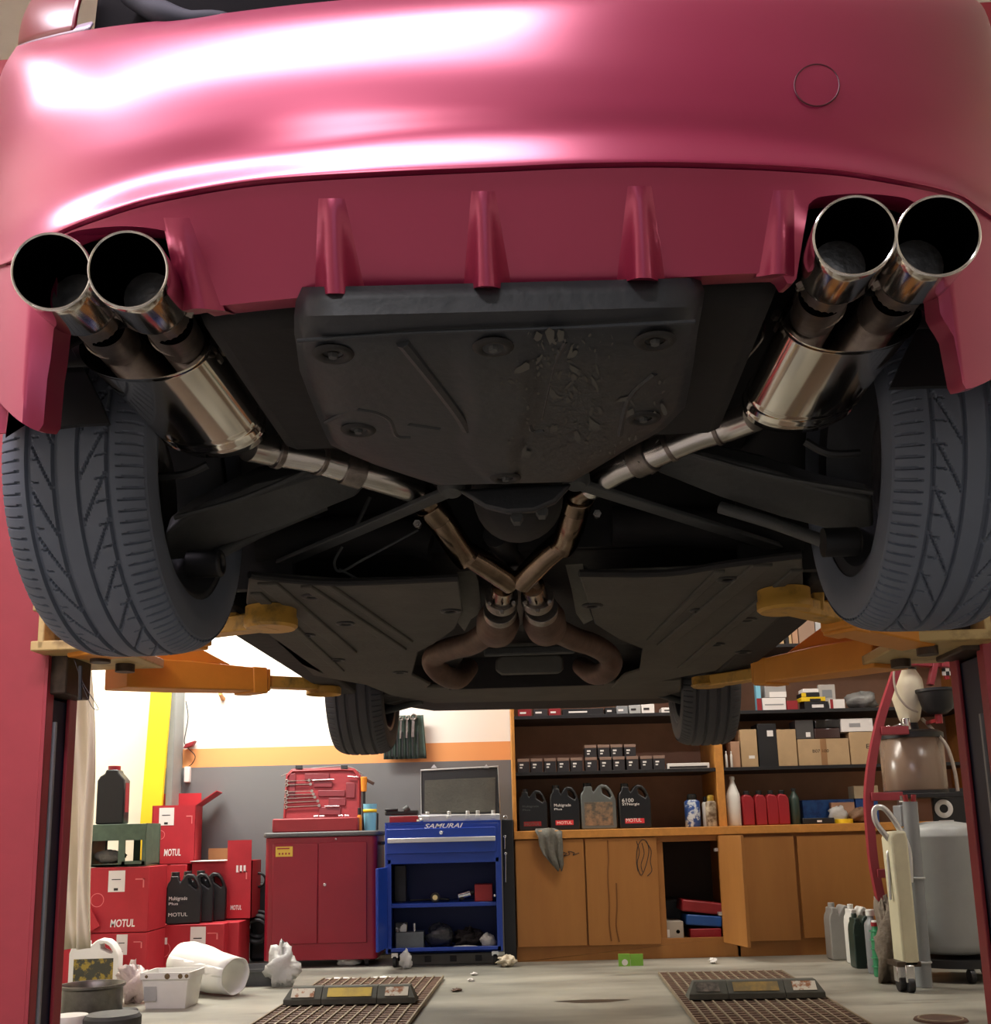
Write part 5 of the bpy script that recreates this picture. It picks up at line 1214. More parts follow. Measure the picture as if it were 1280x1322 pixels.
# switch and lamp holder at the pillar, hook on the wall
t = thing('wall_switch', 'white wall switch box hanging by a cable beside the pillar', 'switch', (ony(242, 1000, YW - .03).x, YW - .01, ony(242, 1000, YW).z))
a = rect(238, 990, 245, 1010, YW - .04); B().box(a[0], a[1], YW - .05, YW - .002, a[2], a[3]).out('switch_box', m_white, t, bevel=.004)
B().tube([ony(x, y, YW - .02) for x, y in ((240, 905), (243, 925), (240, 945), (238, 958), (243, 966), (252, 976), (248, 986), (241, 991))], .003, n=6).out('cable', m_black, t)
B().prism([ony(x, y, YW - .06) for x, y in ((236, 966), (240, 960), (252, 956), (248, 963))], (0, .05, 0)).out('bracket', m_dred, t, bevel=.003)
p = ony(288, 902, YW)
t = thing('wall_hook', 'small tan wooden peg sticking out of the white wall', 'hook', (p.x, YW - .001, p.z)); B().cyl((0, 0, 0), (.01, -.12, .02), .018, .013, n=14).out('peg', m_wood_e, t, LOCAL, bevel=.003)

# ================================================================ oil cartons, lower left
def carton(label, px, Y, z0, d=.30, rz=0., open_=None, marks=True, mot=(.42, .80, .08, .20), lab=(.36, .62, .62, .95), x_=None, w_=None, h_=None):
    x0, x1, zb, zt = rect(*px, Y); w = w_ or x1 - x0; h = h_ or zt - z0; x = x_ if x_ is not None else (x0 + x1) / 2
    t = thing('oil_carton', label, 'carton', (x, Y + d / 2, z0 + EPS), rz, 'red oil cartons')
    if open_:
        b = B().box(-w/2, -w/2 + .006, -d/2, d/2, 0, h).box(w/2 - .006, w/2, -d/2, d/2, 0, h).box(-w/2, w/2, -d/2, -d/2 + .006, 0, h).box(-w/2, w/2, d/2 - .006, d/2, 0, h).box(-w/2, w/2, -d/2, d/2, 0, .006)
        b.out('box_body', m_carton, t, LOCAL)
        open_(t, w, d, h)
    else: 
        B().box(-w/2, w/2, -d/2, d/2, 0, h).out('box_body', m_carton, t, LOCAL, bevel=.003)
        B().box(-w/2 + .004, w/2 - .004, -.02, .02, h, h + .0008).out('tape', M('clear_tape', (176, 60, 60), .3), t, LOCAL)
    if marks:
        if lab:
            l = B().box(-w/2 + w*lab[0], -w/2 + w*lab[1], -d/2 - .0012, -d/2 - .0003, h*lab[2], h*lab[3]).out('paper_label', m_lab, t, LOCAL)
            lx, lz = -w/2 + w*lab[0], h*lab[2]; lw, lh = w*(lab[1]-lab[0]), h*(lab[3]-lab[2])
            B().box(lx + lw*.35, lx + lw*.60, -d/2 - .0018, -d/2 - .0013, lz + lh*.06, lz + lh*.18).box(lx + lw*.2, lx + lw*.75, -d/2 - .0018, -d/2 - .0013, lz + lh*.56, lz + lh*.60).out('label_print', m_ink, l, LOCAL)
        if mot: text('MOTUL', t, 'lettering', m_wink, -w/2 + w*mot[0], -w/2 + w*mot[1], h*mot[2], h*mot[3], -d/2 - .0004, bold=.02, shear=.12)
        B().box(w*.28, w*.42, -d/2 - .0012, -d/2 - .0003, h*.80, h*.82).box(w*.40, w*.42, -d/2 - .0012, -d/2 - .0003, h*.68, h*.82).out('corner_mark', M('pale_red_print', (226, 120, 120), .6), t, LOCAL)
        B().torus((-w*.30, -d/2 - .0006, h*.5), (0, 1, 0), w*.10, .0018, n=32, m=6, r2=.0006).out('ring_print', M('pale_red_print', (226, 120, 120), .6), t, LOCAL)
    return t, w, h
YK = 6.75
c5b = carton('red oil carton on the floor under the black jugs', (190, 1194, 289, 1251), YK, 0, .34, mot=None, lab=(.56, .76, .38, .95))
pr = c5b[0]
for k in range(3): B().box(-c5b[1]*(.44 - .08*k), -c5b[1]*(.40 - .08*k), -.1714, -.1703, c5b[2]*.60, c5b[2]*.74).out('handling_mark', m_wink, pr, LOCAL)
c6 = carton('red oil carton at the bottom left behind the white jug', (110, 1205, 189, 1270), YK - .34, 0, .34, mot=None, lab=(.50, .68, .55, .97))
c2 = carton('red oil carton carrying the green crate', (109, 1120, 192, 1205), YK - .34, c6[2] + .004, .34)
c8 = carton('narrow red oil carton on the floor right of the stack', (292, 1190, 308, 1244), YK + .10, 0, .3, marks=False, h_=c5b[2])
c3 = carton('red oil carton behind the three black jugs', (190, 1117, 240, 1192), YK + .37, 0, .3, mot=None, lab=(.10, .45, .84, .98))
zc3 = c3[2] + .004
def flaps4(t, w, d, h):
    B().bar((w/2 - .003, 0, h), (w/2 + .13, -.0, h + .09), .006, d, up=(0, 1, 0)).out('flap', m_carton, t, LOCAL, label='flap standing open')
    B().box(-w/2, w/2 - .01, d/2 - .006, d/2, h, h + .09).out('flap', m_carton, t, LOCAL)
    B().box(-w/2 + .007, w/2 - .007, -d/2 + .007, d/2 - .007, h*.8, h*.81).out('packing', m_carton_in, t, LOCAL)
c1 = carton('open red oil carton highest in the stack with flap out to the right', (192, 1040, 247, 1116), YK + .37, zc3, .32, rz=rad(8), open_=flaps4, lab=(.16, .50, .66, .96), mot=(.30, .68, .14, .26))
def flaps5(t, w, d, h):
    B().box(-w/2 + .04, w/2 - .12, d/2 - .006, d/2, h, h + .08).out('flap', M('bare_card', (150, 104, 64), .8), t, LOCAL, label='brown flap inside out')
    B().box(w/2 - .16, w/2 - .006, -d/2, -d/2 + .006, h, h + .13).out('flap', m_carton, t, LOCAL)
    B().box(-w/2 + .007, w/2 - .007, -d/2 + .007, d/2 - .007, h*.9, h*.92).out('packing', m_carton_in, t, LOCAL)
    B().box(-w/2, w/2 - .17, -d/2 - .03, d/2, h + .001, h + .005).out('flap', m_lab, t, LOCAL, label='white flap lying flat')
x5, w5 = ony(284, 1150, YK + .04).x, None
c4_ = carton('open red oil carton right of the black jugs, upright flap at its corner', (246, 1112, 325, 1188), YK + .29, c5b[2] + .004, .26, open_=flaps5, mot=(.66, .84, .16, .24), lab=None)
pt = c4_[0]
for k in range(3): B().box(c4_[1]*(.24 + .06*k), c4_[1]*(.275 + .06*k), -.1312, -.1303, c4_[2]*.80, c4_[2]*.92).out('handling_mark', m_wink, pt, LOCAL)
# torn flap sticking out at far left, low red carton
c7 = carton('low red oil carton at far left beside the lift post, flap half torn', (80, 1212, 108, 1268), YK - .36, 0, .3, marks=False)
B().bar((-.08, -.15, c7[2]), (.12, -.16, c7[2] + .12), .006, .12).out('torn_flap', m_carton, c7[0], LOCAL)
# crate
zc2 = c6[2] + c2[2] + .010
x0, x1, zb, zt = rect(112, 1064, 187, 1118, YK - .32)
t = thing('plastic_crate', 'green plastic crate with side windows on a red carton', 'crate', ((x0 + x1) / 2, YK - .17, zc2))
w, h, d = x1 - x0, zt - zc2, .28
b = B().box(-w/2, w/2, -d/2, d/2, 0, .012)
for y0_, y1_ in ((-d/2, -d/2 + .012), (d/2 - .012, d/2)):
    b.box(-w/2, w/2, y0_, y1_, h*.62, h).box(-w/2, -w/2 + .02, y0_, y1_, 0, h*.62).box(w/2 - .16, w/2 - .12, y0_, y1_, 0, h*.62).box(w/2 - .02, w/2, y0_, y1_, 0, h*.62).box(w/2 - .14, w/2, y0_, y1_, 0, h*.12).box(-w/2, w/2 - .12, y0_, y1_, 0, h*.05)
for x0_, x1_ in ((-w/2, -w/2 + .012), (w/2 - .012, w/2)): b.box(x0_, x1_, -d/2 + .012, d/2 - .012, 0, h)
b.out('crate_body', m_green, t, LOCAL, bevel=.002)
B().box(-w/2 + .013, w/2 - .013, -d/2 + .013, d/2 - .013, h - .012, h).out('crate_top', m_green, t, LOCAL)
lump('cleaning_rag', 'grey rag stuffed inside the green crate', 'rag', ((x0 + x1) / 2 - .07, YK - .22, zc2 + .014), (.17, .13, .08), m_rag, 61)
zcr = zc2 + h
# black litre bottle on the crate
x0, x1, zb, zt = rect(123, 988, 159, 1063, YK - .25)
t = thing('oil_bottle', 'black oil bottle with red cap standing on the green crate', 'bottle', ((x0 + x1) / 2, YK - .18, zcr + .002))
w, h = x1 - x0, zt - zcr - .002
B().prism([V((x * w, -.05, z * h)) for x, z in ((-.5, .02), (-.47, 0), (.47, 0), (.5, .02), (.5, .74), (.40, .80), (.26, .87), (.22, .93), (-.20, .93), (-.24, .86), (-.40, .82), (-.5, .74))], (0, .10, 0)).out('body', m_jug, t, LOCAL, bevel=.008)
B().cyl((0, 0, .92*h), (0, 0, h), w*.22).out('cap', m_red, t, LOCAL, bevel=.002)
B().box(w*.5, w*.5 + .0015, -.03, .03, h*.2, h*.7).out('side_label', m_dred, t, LOCAL)
# black jugs in a row on the low carton
zj = c5b[2] + .004
x0, x1, zb, zt = rect(213, 1126, 255, 1197, YK - .02)
w, h = (x1 - x0) * 1.05, zt - zj
jA = jug('oil_jug', 'front black oil jug with white lettering on the low red carton', w, .08, h, m_jug, m_black, ((x0 + x1) / 2, YK + .05, zj), rad(10), 'black jugs on the low red carton', True, None, [('Multigrade', -.42, .10, .44, .53, m_wink), ('Plus', -.42, -.16, .37, .42, m_wink), motul(-.42, .12, .15, .22, m_lab)])
for i, (dx, dy, lb) in enumerate(((.050, .095, 'middle black oil jug, just behind the lettered one'), (.105, .19, 'rear black oil jug nearest the open carton'))):
    dup(jA, ((x0 + x1) / 2 + dx, YK + .05 + dy, zj), rad(10), lb)
# white jug on the floor
yj_ = onz(118, 1276, 0).y; x0, x1, zb, zt = rect(88, 1211, 150, 1274, yj_)
jw = jug('coolant_jug', 'white plastic jug with a dark label in front of the red cartons', x1 - x0, .11, zt, m_white, m_white, ((x0 + x1) / 2, yj_ + .06, EPS), rad(6), None, True, M('dark_green_label', (58, 58, 44), .5, col2=(150, 130, 44), scale=16, lo=.5, hi=.56))
# pot, tub, roll, tray, bags
q = onz(115, 1318, 0); yq = q.y + .12
x0, x1, zb, zt = rect(72, 1272, 155, 1318, yq)
t = thing('steel_pot', 'dull steel pot with a wide rim at the bottom left', 'pot', ((x0 + x1) / 2, yq + .05, EPS)); r_ = (x1 - x0) / 2
hp = rect(72, 1272, 155, 1318, yq)[3]
B().lathe([(r_*.88, 0), (r_*.92, .01), (r_*.92, hp*.86), (r_*1.0, hp*.92), (r_*1.0, hp), (r_*.95, hp), (r_*.86, hp*.85), (r_*.84, .012), (0, .012)], n=40).out('pot_body', m_pot, t, LOCAL)
B().lathe([(0, hp*.6), (r_*.85, hp*.6)], n=40, caps=False).out('dark_liquid', m_black, t, LOCAL)
q = onz(215, 1303, 0); x0, x1, zb, zt = rect(180, 1256, 249, 1305, q.y)
t = thing('plastic_tub', 'dirty white square tub with stained rim on the floor', 'tub', ((x0 + x1) / 2, q.y + .10, EPS), rad(-4)); w, h, d = x1 - x0, zt, .2
def tub(w, d, h, k): return [[V((x*w/2*k_, y*d/2*k_, z)) for x, y in ((-1, -.9), (-.95, -1), (.95, -1), (1, -.9), (1, .9), (.95, 1), (-.95, 1), (-1, .9))] for z, k_ in ((0, k), (h*.82, 1), (h*.82, 1.07), (h, 1.07), (h, .98), (.008, k*.96))]
rw = tub(w*.92, d, h, .86); bb = B().grid(rw, cu=True); bb.cap(rw[0]); bb.cap(rw[-1]); tb2 = bb.out('tub_body', m_white, t, LOCAL)
B().box(-w*.40, -w*.16, -d/2*.98, -d/2*.93, h*.22, h*.62).out('label_panel', m_lgrey, t, LOCAL)
for k, (u, r0) in enumerate(((.05, .014), (.30, .012), (-.35, .008), (.42, .010))): B().lathe([(0, 0), (r0, 0), (r0*.6, .0015)], (w*u, -d/2*1.075, h*.90), (0, -1, 0), 9).out('oil_stain', M('brown_stain', (110, 92, 60), .7), t, LOCAL)
q = onz(262, 1292, 0)
t = thing('plastic_sheet_roll', 'white rolled plastic sheet lying on the floor behind the tub', 'plastic roll', (q.x, q.y + .1, 0))
pa, pb = ony(240, 1252, q.y + .35), ony(304, 1274, q.y + .12); pa.z = .135; pb.z = .10
rows = []; dd = (pb - pa).normalized(); s1 = dd.cross(V((0, 0, 1))).normalized(); u1 = s1.cross(dd)
for k in range(8):
    c = pa + (pb - pa) * k / 7; rk = .125 - .035 * k / 7
    rows.append([c + (s1 * math.cos(a_) + u1 * math.sin(a_)) * rk * (1 + .035 * math.sin(3*a_ + k) + .02 * math.sin(7*a_ - k*2)) for a_ in [2*PI*j/40*1.08 for j in range(41)]])
B().grid(rows).out('rolled_sheet', m_white, t, smooth=180, solid=.004)
q = onz(163, 1300, 0); lump('plastic_bag', 'crumpled pinkish clear bag between pot and white tub', 'bag', (q.x, q.y + .12, .001), (.15, .14, .17), M('pink_film', (214, 196, 190), .3, trans=.25, bump=.5), 41, .45)
q = onz(162, 1306, 0); t = thing('jar_lid', 'dark round lid lying on the floor by the pot', 'lid', (q.x, q.y, EPS)); B().lathe([(0, .012), (.05, .012), (.058, .006), (.058, 0)], n=28).out('disc', m_arm, t, LOCAL)
q = onz(330, 1274, 0); x0, x1, zb, zt = rect(300, 1250, 362, 1276, q.y)
t = thing('oil_tray', 'shallow black drip tray lying behind the plastic sheet roll', 'tray', ((x0 + x1) / 2, q.y + .14, EPS)); w = x1 - x0
rw = tub(w, .26, .09, .9); bb = B().grid(rw, cu=True); bb.cap(rw[0]); bb.cap(rw[-1]); bb.out('tray_body', M('dusty_black_plastic', (74, 76, 76), .6, var=.2), t, LOCAL)
for (px, py, mt, lb, nm) in ((78, 1330, m_white, 'white cup top cut off at the bottom left corner', 'plastic_cup'), (130, 1330, m_arm, 'dark round filter top cut off at the bottom edge', 'oil_filter')):
    q = onz(px, py + 30, 0); r0 = .075 if mt is m_white else .11; hq = ony(px, 1315, q.y).z
    t = thing(nm, lb, nm.split('_')[-1], (q.x, q.y + r0, EPS)); B().lathe([(r0*.9, 0), (r0, .01), (r0, hq*.9), (r0*.9, hq), (0, hq)], n=32).out('body', mt, t, LOCAL)
# dark gear between the cartons and the red cabinet
q = ony(328, 1200, YK + .36)
t = thing('hose_reel', 'dark coiled hose leaning between the cartons and red cabinet', 'hose', (q.x, YK + .42, EPS))
for k in range(4): B().torus((0, .03 * k, .20 + .012 * k), (0, 1, .1), .07 + .01 * (k % 2), .014).out('coil', m_black, t, LOCAL)
B().torus((-.0, .05, .52), (0, 1, .2), .045, .008).out('coil', m_black, t, LOCAL); B().box(-.07, .06, .12, .2, 0, .5).out('reel_back', m_black, t, LOCAL, bevel=.02)
# cream tarp at the far left
rows = []
for k in range(16):
    u = k / 15; z = 1.62 * (1 - u) + .30 * u; py = 870 + (1190 - 870) * u
    r = []
    for j in range(25):
        v = j / 24; xl_ = ony(80, py, 5.2).x; xr_ = ony(122 + 4 * math.sin(u * 6) - 4 * u, py, 5.2).x
        r.append(V((xl_ + (xr_ - xl_) * v, 5.2 + .03 * math.sin(v * 11 + u * 3) + .015 * math.sin(v * 23 - u * 5), z)))
    rows.append(r)
tp = B().grid(rows).out('tarp_curtain', m_tarp, smooth=180, solid=.003)
tag(tp, 'cream plastic tarp hanging beside the left lift post', 'tarp')

# ================================================================ right side
cq = .38
def c7_(x, y, Y): return ony(1060 + x*cq, 820 + y*cq, Y)
YF_ = 5.95
t = thing('curved_rack', 'red curved frame leaning against the right shelves', 'rack', tuple(V((c7_(205, 905, YF_).x, YF_, .36))))
fr_ = [c7_(x, y, YF_) for x, y in ((272, 80), (240, 170), (205, 280), (182, 380), (168, 470), (162, 560), (168, 660), (180, 780), (205, 905))]
rows = []
for p in B().tube(fr_, .001, n=3, caps=False).v[::3]: rows.append([p + V((-.022, -.02, 0)), p + V((.022, -.02, 0)), p + V((.022, .02, 0)), p + V((-.022, .02, 0))])
bb = B().grid(rows, cu=True); bb.cap(rows[0]); bb.cap(rows[-1]); bb.out('side_rail', m_lred, t, smooth=30)
B().bar(c7_(372, 170, YF_ + .02), c7_(400, 40, YF_ + .02), .05, .03).bar(c7_(425, 110, YF_), c7_(428, 25, YF_), .045, .05).out('top_bracket', m_lred, t, bevel=.004)
B().bar(c7_(265, 90, YF_ + .03), c7_(420, 100, YF_ + .03), .05, .04).out('top_rail', m_lred, t, bevel=.004)
for y0_, x1_, x0_ in ((325, 292, 200), (548, 272, 166), (808, 248, 186)):
    p, q = c7_(x0_, y0_, YF_), c7_(x1_, y0_ - 6, YF_)
    q.z = p.z + .004
    B().box(p.x, q.x, YF_ - .035, YF_ + .03, p.z - .025, p.z + .02).out('rung', m_lred, t, bevel=.003)
px_ = c7_(205, 905, YF_); B().box(px_.x - .022, px_.x + .022, YF_ - .02, YF_ + .02, 0, px_.z + .01).out('foot', m_lred, t, bevel=.003)
B().box(px_.x - .03, px_.x + .03, YF_ - .05, YF_ + .25, 0, .03).out('foot_bar', m_black, t, bevel=.005)
pa_, pb_ = c7_(255, 542, YF_), c7_(480, 542, YF_)
B().box(pa_.x, pb_.x, YF_ - .02, YF_ + .34, pa_.z - .02, pa_.z + .005).out('tank_tray', m_black, t, bevel=.003)
zr = c7_(178, 325, YF_).z + .02
# oil suction tank (clear), its pump head and hoses
xl0, xr0 = c7_(252, 440, YF_ - .02).x, c7_(462, 440, YF_ - .02).x
zb, zt = c7_(350, 528, YF_).z, c7_(350, 345, YF_).z; r_ = (xr0 - xl0) / 2; cx_ = (xl0 + xr0) / 2; cy_ = YF_ + .16
t = thing('oil_extractor', 'clear brownish oil suction tank with chrome fitting on the red frame', 'oil tank', (cx_, cy_, zb))
B().lathe([(r_*.97, 0), (r_, .01), (r_, zt - zb)], n=48, caps=False).out('clear_cylinder', m_oil, t, LOCAL, solid=.005)
B().lathe([(r_*1.03, -.03), (r_*1.03, .004), (0, .004)], n=48).out('bottom_plate', m_black, t, LOCAL)
B().lathe([(r_*1.04, 0), (r_*1.04, .03), (r_*.9, .045), (0, .045)], (0, 0, zt - zb), n=48).out('lid', m_black, t, LOCAL)
B().lathe([(r_*.9, 0), (r_*.9, .05), (0, .05)], (0, 0, .004), n=40).out('dark_oil', M('dark_oil', (50, 34, 22), .15), t, LOCAL)
for a_ in (.6, 2.2, 3.7, 5.2): B().cyl((r_*.93*math.cos(a_), r_*.93*math.sin(a_), 0), (r_*.93*math.cos(a_), r_*.93*math.sin(a_), zt - zb), .007, n=8).out('tie_rod', m_alu, t, LOCAL)
p = c7_(316, 322, YF_ - .04); B().cyl((p.x - cx_, p.y - cy_ + .1, zt - zb + .04), (p.x - cx_, p.y - cy_ + .1, zt - zb + .11), .024).out('fitting', m_steel, t, LOCAL, bevel=.003)
q = p - V((cx_, cy_, 0)); B().tube([V((q.x - .10, q.y + .06, zt - zb + .055)), V((q.x - .05, q.y + .05, zt - zb + .07)), V((q.x, q.y + .08, zt - zb + .06))], .008, n=8).torus((q.x - .115, q.y + .06, zt - zb + .055), (0, 1, 0), .011, .004).out('valve_handle', m_steel, t, LOCAL)
B().tube([c7_(345, 285, cy_) - V((cx_, cy_, zb)), c7_(390, 330, cy_ - .1) - V((cx_, cy_, zb)), c7_(430, 380, cy_ - .16) - V((cx_, cy_, zb)), c7_(455, 460, cy_ - .17) - V((cx_, cy_, zb)), c7_(466, 530, cy_ - .17) - V((cx_, cy_, zb))], .010, n=10).out('hose', M('clear_hose', (168, 156, 140), .3), t, LOCAL)
# pale conical tank above, black funnel bowl
p0, p1 = c7_(263, 180, YF_), c7_(376, 180, YF_); r1 = (p1.x - p0.x) / 2; zt1, zb1 = c7_(320, 95, YF_).z, c7_(310, 292, YF_).z
t = thing('fluid_bottle', 'cream tapering fluid bottle with black cap upside down on the red frame', 'bottle', ((p0.x + p1.x) / 2, YF_ + .12, zb1))
H1 = zt1 - zb1
B().lathe([(r1*.42, 0), (r1*.6, .02), (r1*.92, H1*.45), (r1, H1*.62), (r1*.96, H1*.76), (r1*.62, H1*.94), (r1*.55, H1)], n=40).out('body', m_cream, t, LOCAL, smooth=50)
B().lathe([(r1*.68, H1*.93), (r1*.70, H1*1.02), (r1*.5, H1*1.10), (r1*.5, H1*1.16), (0, H1*1.16)], n=32).out('cap', m_black, t, LOCAL)
B().cyl((-r1*.2, -r1*.5, H1*1.0), (-r1*.2, -r1*.5, H1*1.12), .01).out('valve', M('brass', (196, 168, 80), .3, .8), t, LOCAL)
o_ = V((t.location.x, t.location.y, zb1))
B().tube([c7_(275, 100, YF_) - o_, c7_(250, 120, YF_ - .02) - o_, c7_(256, 190, YF_ - .03) - o_, c7_(290, 240, YF_ - .04) - o_, c7_(330, 262, YF_ - .02) - o_], .006, n=8).out('hose', M('clear_hose', (168, 156, 140), .3), t, LOCAL)
B().lathe([(r1*.45, 0), (r1*.5, -.05), (r1*.3, -.07), (0, -.07)], n=28).out('pump_head', m_black, t, LOCAL)
p0, p1 = c7_(332, 190, YF_ - .1), c7_(452, 190, YF_ - .1); r2 = (p1.x - p0.x) / 2 * 1.1; zt2_ = c7_(390, 180, YF_ - .1).z
t = thing('funnel_bowl', 'black round drain bowl beside the cream fluid bottle', 'bowl', ((p0.x + p1.x) / 2 + .02, YF_ - .05, zt2_ - .14))
B().lathe([(r2*.4, .0), (r2*.75, .03), (r2*.95, .12), (r2*1.02, .125), (r2*1.02, .14), (r2*.93, .135), (r2*.72, .04), (0, .01)], n=40).out('bowl', m_black, t, LOCAL)
B().cyl((0, 0, -.05), (0, 0, .004), .02).bar((0, .0, -.03), (0, .16, -.03), .02, .02).out('holder_arm', m_red, t, LOCAL)
# chequered flag sticker
p = rect(1219, 857, 1228, 872, YF_ + .05)
t = thing('sticker_plate', 'black and white chequered plate behind the black bowl', 'sign', ((p[0] + p[1]) / 2, YF_ + .05, p[2]))
w_, h_ = (p[1] - p[0]) * 1.6, (p[3] - p[2]) * 1.4
B().box(-w_/2, w_/2, 0, .004, 0, h_).out('plate', m_black, t, LOCAL)
for i in range(3):
    for j in range(4):
        if (i + j) % 2 == 0: B().box(-w_/2 + w_*i/3, -w_/2 + w_*(i+1)/3, -.001, 0, h_*j/4, h_*(j+1)/4).out('white_check', m_lab, t, LOCAL)
B().box(-.01, .01, .004, .03, -.02, h_).out('bracket', m_red, t, LOCAL)
# black sign with ringed figure behind the tank
YG = 6.15
p = rect(1206, 1020, 1260, 1065, YG)
t = thing('sign_board', 'black board with a big white ringed figure above the grey tank', 'sign', ((p[0] + p[1]) / 2, YG, .0))
B().box(-(p[1]-p[0])/2, (p[1]-p[0])/2, .002, .03, .0, p[3] + .01).out('board', m_black, t, LOCAL, bevel=.003)
c_ = ony(1219, 1044, YG); o_ = t.location
B().torus((c_.x - o_.x, -.001, c_.z), (0, 1, 0), .038, .014, n=36, m=8, r2=.003).out('white_ring', m_wink, t, LOCAL)
a_ = rect(1213, 1025, 1228, 1029, YG); B().box(a_[0] - o_.x, a_[1] - o_.x, -.002, .003, a_[2], a_[3]).out('white_bar', m_wink, t, LOCAL)
a_ = rect(1213, 1059, 1232, 1062, YG); B().box(a_[0] - o_.x, a_[1] - o_.x, -.002, .003, a_[2], a_[3]).out('white_bar', m_wink, t, LOCAL)
# tall grey gas tank on a wheeled base
YQ = 5.55; YP = 5.30
p0, p1 = c7_(335, 900, YQ), c7_(545, 900, YQ); r_ = .21; zt_ = c7_(430, 640, YQ).z; 
cx_ = p0.x + r_ + .01; zb_ = c7_(430, 1150, YQ - .1).z
t = thing('gas_tank', 'tall pale grey cylindrical tank on a wheeled cart', 'tank', (cx_, YQ + .2, 0))
zb_ = .13
B().lathe([(r_*.80, zb_), (r_*.94, zb_ + .015), (r_, zb_ + .05), (r_, zt_ - .07), (r_*1.005, zt_ - .068), (r_*1.005, zt_ - .060), (r_, zt_ - .058), (r_*.97, zt_ - .03), (r_*.8, zt_ - .005), (r_*.3, zt_ + .012), (0, zt_ + .014)], n=56).out('tank_shell', m_tank, t, LOCAL, smooth=50)
B().box(-.22, -.14, -.06, .05, zt_ - .01, zt_ + .10).out('valve_guard', m_grey, t, LOCAL, bevel=.006); B().cyl((-.18, 0, zt_), (-.18, 0, zt_ + .15), .014).cyl((-.205, 0, zt_ + .11), (-.155, 0, zt_ + .11), .018).out('valve', m_flange, t, LOCAL)
B().lathe([(0, .07), (r_*1.1, .07), (r_*1.1, .11), (0, .11)], n=40).out('base_ring', m_black, t, LOCAL)
for a_ in (.4, 1.9, 3.4, 4.7):
    B().cyl((r_*math.cos(a_) - .012, r_*math.sin(a_), .035), (r_*math.cos(a_) + .012, r_*math.sin(a_), .035), .034).out('caster', m_black, t, LOCAL)
    B().box(r_*math.cos(a_) - .01, r_*math.cos(a_) + .01, r_*math.sin(a_) - .01, r_*math.sin(a_) + .01, .04, .08).out('caster_fork', m_flange, t, LOCAL)
# grey suction tube strapped beside it, cream panel trolley with tubular handle
t = thing('suction_tube', 'tall grey plastic tube standing in front of the grey tank', 'tube', tuple(V((c7_(340, 1120, YQ - .09).x, YQ - .09, .09))))
pa, pb = c7_(350, 1180, YQ - .09), c7_(303, 566, YQ - .09)
pa.z = .002; B().cyl(pa, pb, .040, .036, n=28).out('tube_body', m_grey, t)
for u in (.13, .58): B().torus(pa + (pb - pa) * u, pb - pa, .040, .006).out('strap', m_lgrey, t)
for k in (-1, 1): B().cyl(pb + V((.018 * k, 0, -.01)), pb + V((.022 * k, 0, .035)), .012, n=10).out('tube_plug', m_dred, t)
t = thing('oil_drain_cart', 'cream oil drain cart with bent tubular handle and casters', 'cart', tuple(V((c7_(290, 1150, YP).x, YP, 0))))
YP = 5.30
pl_ = [c7_(x, y, YP) for x, y in ((238, 690), (246, 668), (290, 664), (297, 690), (318, 900), (338, 1112), (334, 1128), (284, 1130), (262, 900))]
B().prism(pl_, (0, .14, 0)).out('tank_panel', M('aged_cream', (206, 202, 172), .5, var=-.12, scale=6), t, bevel=.012)
B().tube([c7_(x, y, YP + .05) for x, y in ((305, 840), (298, 730), (262, 650), (225, 598), (200, 584), (182, 596), (190, 640), (238, 700))], .014, n=12, sub=8).out('handle', m_alu, t)
B().tube([c7_(x, y, YP + .06) for x, y in ((245, 740), (228, 738), (232, 800), (238, 900))], .007, n=8).out('side_rod', m_alu, t)
for x, y in ((272, 1160), (304, 1182)):
    q = c7_(x, y, YP + (.04 if x < 280 else 0)); 
    B().cyl((q.x - .016, q.y, .036), (q.x + .016, q.y, .036), .036, n=24).out('caster', m_black, t, bevel=.005)
    B().box(q.x - .022, q.x + .022, q.y - .02, q.y + .03, .045, .125).out('caster_fork', m_steel, t, bevel=.005)
B().box(c7_(262, 1140, YP).x, c7_(345, 1140, YP).x, YP, YP + .14, .115, .14).out('base_plate', m_grease, t, bevel=.004)
lump('rag_heap', 'grey-brown heap of rags between the jugs and the cream cart', 'rags', (c7_(236, 1150, 5.62).x, 5.62, .001), (.11, .2, .38), M('brown_grey_rags', (104, 94, 82), .9, var=.4, scale=14, bump=.6), 71, .5)
# jugs along the foot of the right cabinet
def floorjug(label, px, mat, capm, d, rz, nm='fluid_jug', left=True, Yb=None, lm=None):
    q = onz((px[0] + px[2]) / 2, px[3], 0); Y = Yb or q.y; x0, x1, zb, zt = rect(*px, Y)
    return jug(nm, label, (x1 - x0), d, zt, mat, capm, ((x0 + x1) / 2, Y + d / 2 + .01, EPS), rz, None, left, lm)
floorjug('pale grey jug leftmost in the row at the cabinet foot', (1073, 1166, 1108, 1240), m_lgrey, m_lgrey, .12, 0, left=True)
floorjug('cream white jug behind the dark green jug on the floor', (1099, 1168, 1130, 1246), m_white, m_white, .11, 0)
floorjug('dark green jug in the row on the floor', (1104, 1180, 1132, 1251), m_dgreen, m_dgreen, .10, 0)
bottle('fluid_bottle', 'grey bottle with white cap right of the dark green jug', (1119, 1175, 1143, 1257), onz(1130, 1258, 0).y, 0, m_grey, m_white, shoulder=.74, neck=.42, cap_h=.10, flat=.7)
t = bottle('fluid_bottle', 'bright green ribbed bottle with white cap and red collar', (1128, 1189, 1142, 1261), onz(1135, 1262, 0).y, 0, m_bgreen, m_white, shoulder=.72, neck=.5, cap_h=.08, flat=.9)
